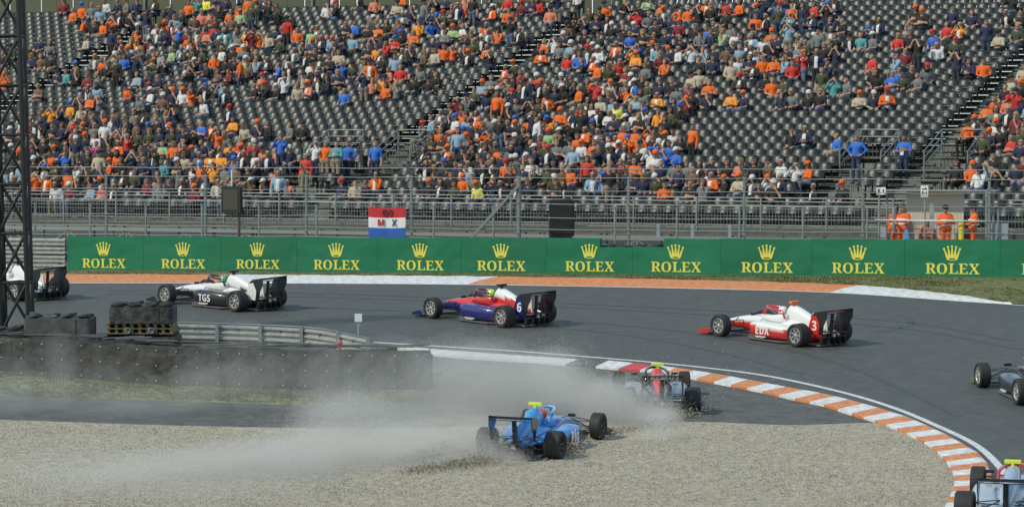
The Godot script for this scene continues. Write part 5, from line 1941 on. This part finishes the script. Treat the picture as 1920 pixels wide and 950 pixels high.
	# suspension
	for q in [[-1.44, 0.74, 0.20, 0.33], [1.44, 0.70, 0.14, 0.30]]:
		for s in [-1.0, 1.0]:
			var su := MB.new()
			for h in [0.20, 0.40]:
				su.bar(Vector3(s * q[2], h + 0.02, q[0] - 0.28), Vector3(s * q[1], h, q[0]), 0.045, 0.014)
				su.bar(Vector3(s * q[2], h + 0.02, q[0] + 0.22), Vector3(s * q[1], h, q[0]), 0.045, 0.014)
			su.bar(Vector3(s * q[2], 0.46, q[0] + 0.05), Vector3(s * (q[1] - 0.05), 0.20, q[0]), 0.02, 0.02)
			part("suspension_arm", su.mesh(M.carbon), o)
	for s in [-1.0, 1.0]:
		wheel(o, Vector3(s * 0.815, 0.298, -1.44), 0.27, 0.298, lv.get("silver", true))
		wheel(o, Vector3(s * 0.775, 0.305, 1.44), 0.36, 0.305, lv.get("silver", true))
	return o

func driver(lv: Dictionary, car: Node3D) -> void:
	var o := base("person", car.transform * Vector3(0, 0.30, 0.10), car.transform.basis)
	tag(o, lv.driver, "person", "drivers strapped in their cars")
	var body := MB.new()
	body.col = lv.get("suit", Color(0.05, 0.05, 0.06))
	var rings := []
	for q in [[0.0, 0.17, 0.12], [0.15, 0.20, 0.12], [0.26, 0.20, 0.10], [0.31, 0.10, 0.07], [0.36, 0.06, 0.06]]:
		var ring := PackedVector3Array()
		for k in 14:
			ring.append(Vector3(cos(TAU * k / 14) * q[1], q[0], sin(TAU * k / 14) * q[2]))
		rings.append(ring)
	body.loft(rings)
	part("body", body.mesh(M.cloth), o)
	var he := MB.new()
	he.col = lv.helmet
	he.ball(Vector3(0, 0.45, -0.02), Vector3(0.125, 0.135, 0.15), 12)
	part("helmet", he.mesh(M.car_paint), o)
	part("visor", MB.new().ball(Vector3(0, 0.455, -0.055), Vector3(0.118, 0.055, 0.128), 10).mesh(M.visor), o)

func park(car: Node3D, px: float, py: float, yaw: float, near_side: float, size: float) -> void:
	# yaw: 0 drives straight away from the viewer, positive to the left; near_side: -1 its left wheels stand at the given spot, +1 its right ones
	var spot := gp(px, py)
	var up := Vector3(0, 1, SLOPE).normalized()
	var fwd := Vector3(-sin(yaw), 0, -cos(yaw))
	fwd = (fwd - up * fwd.dot(up)).normalized()
	var right := fwd.cross(up)
	car.transform = Transform3D(Basis(right, up, -fwd).scaled(Vector3.ONE * size), spot - right * 0.82 * size * near_side)

func build_cars() -> void:
	var white := Color(0.70, 0.71, 0.71)
	var black := Color(0.018, 0.018, 0.020)
	var red := Color(0.55, 0.025, 0.02)
	var navy := Color(0.014, 0.016, 0.13)
	var blue := Color(0.02, 0.235, 0.62)
	var on_track := "racing cars on the asphalt"
	var off := "racing cars in the gravel"
	var cars := [
		{"px": [1423, 640], "yaw": 0.70, "near": -1.0, "label": "white and red racing car, nearest of those on the track in the middle", "group": on_track, "top": white, "side": red, "cover": white, "pod": red, "pod_top": white, "wing": red, "rear": Color(0.09, 0.012, 0.014), "rear_plate": black, "fin": red, "number": "3", "pod_words": "EDX", "halo": red, "tcam": "camera_orange", "helmet": white, "driver": "driver with white helmet in the white and red car"},
		{"px": [877, 605], "yaw": 0.755, "near": -1.0, "label": "blue and red racing car with white engine cover, in front of the orange kerb", "group": on_track, "top": red, "side": navy, "split": 0.46, "cover": white, "cover_low": red, "cover_cut": 0.72, "cover_end": 9.0, "pod": navy, "pod_top": Color(0.022, 0.026, 0.17), "wing": navy, "rear": black, "fin": navy, "number": "6", "halo": Color(0.10, 0.02, 0.04), "tcam": "carbon", "helmet": Color(0.42, 0.72, 0.05), "driver": "driver with lime green helmet in the blue and red car"},
		{"px": [377, 577], "yaw": 0.86, "near": -1.0, "label": "white and black racing car near the left, below the banners", "group": on_track, "top": white, "side": black, "split": 0.42, "cover": white, "cover_low": black, "pod": black, "pod_top": black, "pod_words": "TGS", "pod_size": 0.20, "wing": black, "rear": black, "fin": white, "number": "1", "halo": black, "tcam": "carbon", "helmet": Color(0.05, 0.40, 0.20), "driver": "driver with green helmet in the white and black car"},
		{"px": [-27, 557], "yaw": 0.81, "near": -1.0, "label": "pale racing car half hidden behind the lattice tower", "group": on_track, "top": white, "side": Color(0.30, 0.45, 0.72), "cover": white, "pod": white, "pod_top": white, "wing": black, "rear": black, "fin": black, "number": "21", "halo": white, "tcam": "carbon", "helmet": white, "driver": "driver in the pale car behind the tower"},
		{"px": [1878, 742], "yaw": 0.16, "near": -1.0, "label": "dark blue racing car leaving the picture at the right edge", "group": on_track, "top": Color(0.02, 0.028, 0.05), "side": Color(0.03, 0.045, 0.08), "cover": Color(0.05, 0.16, 0.34), "pod": Color(0.022, 0.028, 0.045), "pod_top": Color(0.05, 0.065, 0.10), "wing": Color(0.10, 0.11, 0.12), "endplate": Color(0.14, 0.16, 0.06), "rear": black, "fin": black, "halo": black, "tcam": "carbon", "helmet": blue, "driver": "driver in the dark blue car at the right edge"},
		{"short_plates": true, "px": [1820, 956], "yaw": -0.24, "near": -1.0, "label": "pale blue racing car seen from behind in the bottom right corner", "group": on_track, "top": Color(0.28, 0.36, 0.46), "side": Color(0.28, 0.36, 0.46), "cover": Color(0.28, 0.36, 0.46), "pod": Color(0.32, 0.38, 0.46), "pod_top": Color(0.32, 0.38, 0.46), "wing": black, "rear": black, "fin": Color(0.28, 0.36, 0.46), "halo": red, "tcam": "lime", "helmet": red, "silver": false, "driver": "driver in the pale blue car in the bottom corner"},
		{"short_plates": true, "size": 0.95, "px": [1084, 841], "yaw": -0.34, "near": 1.0, "label": "bright blue racing car sliding through the gravel in dust", "group": off, "top": blue, "side": blue, "cover": blue, "pod": black, "pod_top": blue, "pod_split": 0.36, "wing": black, "rear": black, "fin": blue, "pod_words": "Plo", "pod_size": 0.26, "halo": Color(0.16, 0.42, 0.72), "tcam": "lime", "helmet": Color(0.70, 0.10, 0.03), "suit": Color(0.4, 0.03, 0.03), "silver": false, "driver": "driver with orange red helmet in the bright blue car"},
		{"short_plates": true, "size": 0.94, "px": [1293, 756], "yaw": 0.03, "near": 1.0, "label": "black and red racing car driving away through thick dust by the kerb", "group": off, "top": black, "side": black, "cover": red, "cover_low": black, "pod": Color(0.05, 0.06, 0.08), "pod_top": Color(0.10, 0.13, 0.20), "wing": black, "rear": black, "fin": black, "wing_words": "REMUS", "halo": black, "tcam": "lime", "helmet": Color(0.70, 0.12, 0.05), "silver": false, "driver": "driver with red helmet in the black car in dust"}]
	for lv in cars:
		var c := make_car(lv)
		park(c, lv.px[0], lv.px[1], lv.yaw, lv.near, lv.get("size", 1.0))
		driver(lv, c)

# ------------------------------------------------------------------ loose gravel
func build_gravel() -> void:
	var stone := MB.new()
	var pv := PackedVector3Array()
	for q in [Vector3(1, 0, 0.1), Vector3(-1, 0.1, 0), Vector3(0, 0.8, 0.1), Vector3(0.1, -0.7, 0), Vector3(0, 0.1, 1), Vector3(0.1, 0, -1)]:
		pv.append(q)
	stone.add(pv, PackedInt32Array([0, 2, 4, 4, 2, 1, 1, 2, 5, 5, 2, 0, 0, 4, 3, 4, 1, 3, 1, 5, 3, 5, 0, 3]), false)
	var sm := stone.mesh(M.stones)
	var xfs := []
	var cols := []
	var swell := FastNoiseLite.new()
	swell.seed = "gravel_trap".hash() & 0xffff
	swell.frequency = 0.35
	var tries := 0
	while xfs.size() < 60000 and tries < 140000:
		tries += 1
		var px := rng.randf_range(-60, 1800)
		var py := rng.randf_range(784, 985)
		if px < 1642:
			if py < on_edge(px) + 1.5:
				continue
		elif not inside_kerb(px, py):
			continue
		var s := rng.randf_range(0.007, 0.017) * (1.6 if rng.randf() < 0.03 else 1.0)
		xfs.append(Transform3D(Basis.from_euler(Vector3(rng.randf() * 6, rng.randf() * 6, 0)).scaled(Vector3(s, s * 0.8, s)), lift_on(gp(px, py), swell)))
		var t := rng.randf()
		var damp := swell.get_noise_2d(xfs[-1].origin.x * 0.7 + 40.0, xfs[-1].origin.z * 1.3)
		cols.append(Color(0.20, 0.178, 0.132).lerp(Color(0.54, 0.495, 0.40), clampf(t * t * (1.3 - 0.3 * t) + damp * 0.35, 0.0, 1.0)))
	stones("gravel", sm, xfs, cols, "pale loose gravel covering the trap beside the kerb")
	# furrows thrown up by the two cars
	xfs = []
	cols = []
	for f in [[[770, 884], [830, 876], [900, 867], [975, 857]], [[770, 862], [805, 853], [838, 846]], [[1150, 812], [1220, 797], [1275, 782], [1316, 770]], [[1000, 836], [1040, 846], [1075, 850]]]:
		var line := ground_line(f)
		for k in 1300:
			var t := rng.randf()
			var q: Vector3 = resample_at(line, t)
			var h := absf(rng.randfn(0, 0.09)) * (0.35 + 0.9 * t)
			q += Vector3(rng.randfn(0, 0.16), h, rng.randfn(0, 0.24))
			var s := rng.randf_range(0.010, 0.028)
			xfs.append(Transform3D(Basis.from_euler(Vector3(rng.randf() * 6, rng.randf() * 6, 0)).scaled(Vector3.ONE * s), q))
			cols.append(Color(0.10, 0.085, 0.055).lerp(Color(0.44, 0.40, 0.31), pow(rng.randf(), 1.2)))
	stones("gravel", sm, xfs, cols, "dark damp gravel ploughed up in furrows by the cars")
	# stones in the air
	xfs = []
	cols = []
	for k in 500:
		var c: Array = [[1060, 845, 60, 18], [1300, 762, 40, 24], [930, 858, 70, 14], [1330, 730, 120, 40], [1230, 690, 220, 60]][rng.randi() % 5]
		var p := gp(c[0] + rng.randfn(0, c[2]) , c[1] + absf(rng.randfn(0, c[3] * 0.4)))
		var s := rng.randf_range(0.006, 0.016)
		xfs.append(Transform3D(Basis.from_euler(Vector3(rng.randf() * 6, rng.randf() * 6, 0)).scaled(Vector3.ONE * s), p + Vector3(0, absf(rng.randfn(0, 0.32)), 0)))
		cols.append(Color(0.5, 0.47, 0.38))
	stones("flying_gravel", sm, xfs, cols, "small stones thrown into the air round the sliding cars")

func lift_on(q: Vector3, swell: FastNoiseLite) -> Vector3:
	return q + Vector3(0, 0.010 + 0.03 * swell.get_noise_2d(q.x, q.z), 0)

func resample_at(line: Array, t: float) -> Vector3:
	var f := t * (line.size() - 1)
	var k := mini(int(f), line.size() - 2)
	return (line[k] as Vector3).lerp(line[k + 1], f - k)

func on_edge(px: float) -> float:
	for k in GRAVEL_EDGE.size() - 1:
		if px <= GRAVEL_EDGE[k + 1][0]:
			return lerpf(GRAVEL_EDGE[k][1], GRAVEL_EDGE[k + 1][1], (px - GRAVEL_EDGE[k][0]) / (GRAVEL_EDGE[k + 1][0] - GRAVEL_EDGE[k][0]))
	return 793.0

func inside_kerb(px: float, py: float) -> bool:
	for k in range(10, KERB.size() - 1):
		if py >= KERB[k][3] and py <= KERB[k + 1][3]:
			return px < lerpf(KERB[k][2], KERB[k + 1][2], (py - KERB[k][3]) / maxf(1.0, KERB[k + 1][3] - KERB[k][3])) - 2.0
	return false

func stones(called: String, m: Mesh, xfs: Array, cols: Array, label: String) -> void:
	var mm := MultiMesh.new()
	mm.transform_format = MultiMesh.TRANSFORM_3D
	mm.use_colors = true
	mm.mesh = m
	mm.instance_count = xfs.size()
	for k in xfs.size():
		mm.set_instance_transform(k, xfs[k])
		mm.set_instance_color(k, cols[k])
	var mi := MultiMeshInstance3D.new()
	mi.name = numbered(called)
	mi.multimesh = mm
	add_child(mi)
	tag(mi, label, "gravel", "", "stuff")

# ------------------------------------------------------------------ dust hanging over the gravel
func build_dust() -> void:
	var dust := base("dust_cloud", Vector3.ZERO)
	tag(dust, "pale dust cloud trailing behind the cars in the gravel", "dust", "", "stuff")
	var mats := []
	for d in [0.022, 0.045, 0.068, 0.095, 0.24]:
		var fm := FogMaterial.new()
		fm.density = d
		fm.albedo = Color(1.0, 1.0, 0.985)
		mats.append(fm)
	# photograph column and row of the foot, half width, half height, half depth in metres, thickness, tilt
	var puffs := []
	for k in 16:   # trail of the blue car
		var t := k / 15.0
		puffs.append([lerpf(925, 250, t) + rng.randfn(0, 16), lerpf(842, 900, pow(t, 0.8)) + rng.randfn(0, 8), lerpf(0.6, 2.0, t) * rng.randf_range(0.7, 1.3), lerpf(0.46, 0.30, t) * rng.randf_range(0.6, 1.3), lerpf(0.6, 1.3, t), 3 if t < 0.65 else 2 if t < 0.9 else 1, 0.13])
	for k in 7:   # thrown back over the gravel edge
		puffs.append([rng.randf_range(560, 900), rng.randf_range(800, 850), rng.randf_range(0.7, 1.5), rng.randf_range(0.3, 0.7), rng.randf_range(0.5, 1.0), rng.randi_range(1, 3), 0.2])
	for k in 14:   # trail of the black car
		var t := k / 13.0
		puffs.append([lerpf(1222, 860, t) + rng.randfn(0, 14), lerpf(792, 775, t) + rng.randfn(0, 12), lerpf(0.45, 1.2, t) * rng.randf_range(0.8, 1.3), lerpf(0.55, 0.95, t) * rng.randf_range(0.8, 1.2), lerpf(0.5, 1.1, t), 3 if t < 0.6 else 2, 0.0])
	for q in [[1172, 800, 0.42, 0.42], [1205, 800, 0.36, 0.34], [1235, 798, 0.32, 0.24], [1140, 795, 0.55, 0.5], [1222, 785, 0.42, 0.5], [1255, 792, 0.3, 0.3], [905, 862, 0.40, 0.34], [935, 866, 0.36, 0.24], [870, 858, 0.6, 0.42], [965, 868, 0.30, 0.16]]:   # thick at the rear wheels
		puffs.append([q[0], q[1], q[2], q[3], 0.4, 4, 0.0])
	for q in [[120, 925, 1.8, 0.35], [330, 935, 1.9, 0.35], [520, 915, 1.6, 0.4], [60, 890, 1.6, 0.3]]:   # settling at the lower left
		puffs.append([q[0], q[1], q[2], q[3], 1.2, 1, 0.05])
	var drift := puffs.size()
	for q in [[30, 748, 0.5, 0.7, 1], [110, 752, 0.35, 0.9, 1], [210, 755, 0.9, 0.6, 0], [380, 762, 0.6, 0.8, 1], [470, 768, 0.45, 1.0, 1], [560, 772, 0.8, 0.9, 1], [640, 778, 0.6, 1.1, 2], [700, 775, 0.7, 0.9, 2], [760, 778, 0.6, 1.0, 2], [840, 778, 0.7, 0.9, 2], [900, 765, 0.8, 0.9, 1], [300, 775, 1.8, 0.5, 1], [60, 775, 1.6, 0.5, 1]]:   # drifting up against the barrier
		puffs.append([q[0], q[1], q[2] * 1.3, q[3], 0.7, q[4] + 1, 0.0])
	for n in puffs.size():
		var p: Array = puffs[n]
		var where := gp(p[0], p[1]) + Vector3(0, p[3] * 0.55, 0)
		var tilt: float = p[6] + rng.randf_range(-0.25, 0.25)
		for k in (3 if n >= drift else 2):   # shells inside one another, so that the edge thins out
			var f := FogVolume.new()
			f.name = "dust_puff"
			f.shape = RenderingServer.FOG_VOLUME_SHAPE_ELLIPSOID
			var s: float = [1.2, 0.85, 0.55][k]
			f.size = Vector3(p[2] * rng.randf_range(0.85, 1.15), p[3] * rng.randf_range(0.85, 1.15), p[4]) * 2.0 * s
			f.material = mats[p[5]]
			dust.add_child(f, true)
			f.position = where + Vector3(rng.randfn(0, 0.12) * p[2], rng.randfn(0, 0.10) * p[3], 0)
			f.rotation = Vector3(0, rng.randf_range(-0.4, 0.4), tilt + rng.randf_range(-0.12, 0.12))
	# the grains themselves, too many to count
	var grain := MB.new()
	var pv := PackedVector3Array([Vector3(1, 0, 0), Vector3(-1, 0, 0), Vector3(0, 1, 0), Vector3(0, -1, 0), Vector3(0, 0, 1), Vector3(0, 0, -1)])
	grain.add(pv, PackedInt32Array([0, 2, 4, 4, 2, 1, 1, 2, 5, 5, 2, 0, 0, 4, 3, 4, 1, 3, 1, 5, 3, 5, 0, 3]), true)
	var weight := PackedFloat32Array()
	var total := 0.0
	for p in puffs.slice(0, drift):
		total += [0.16, 0.40, 0.85, 1.5, 1.5][p[5]] * pow(p[2] * p[3], 0.8)
		weight.append(total)
	var mm := MultiMesh.new()
	mm.transform_format = MultiMesh.TRANSFORM_3D
	mm.mesh = grain.mesh(mat("dust_grain", lin(0.86, 0.84, 0.785), 1.0))
	mm.instance_count = 780000
	for k in mm.instance_count:
		var p: Array = puffs[weight.bsearch(rng.randf() * total)]
		var off := Vector3(rng.randfn(0, 0.58) * p[2], rng.randfn(0, 0.55) * p[3], rng.randfn(0, 0.5) * p[4])
		off = off.rotated(Vector3(0, 0, 1), p[6])
		var q := gp(p[0], p[1]) + Vector3(0, p[3] * 0.5, 0) + off
		q.y = maxf(q.y, plane_y(-q.z) + 0.02)
		var s := rng.randf_range(0.0018, 0.0037)
		mm.set_instance_transform(k, Transform3D(Basis.from_euler(Vector3(rng.randf() * 6, rng.randf() * 6, 0)).scaled(Vector3.ONE * s), q))
	var mi := MultiMeshInstance3D.new()
	mi.name = "dust_grains"
	mi.multimesh = mm
	dust.add_child(mi, true)
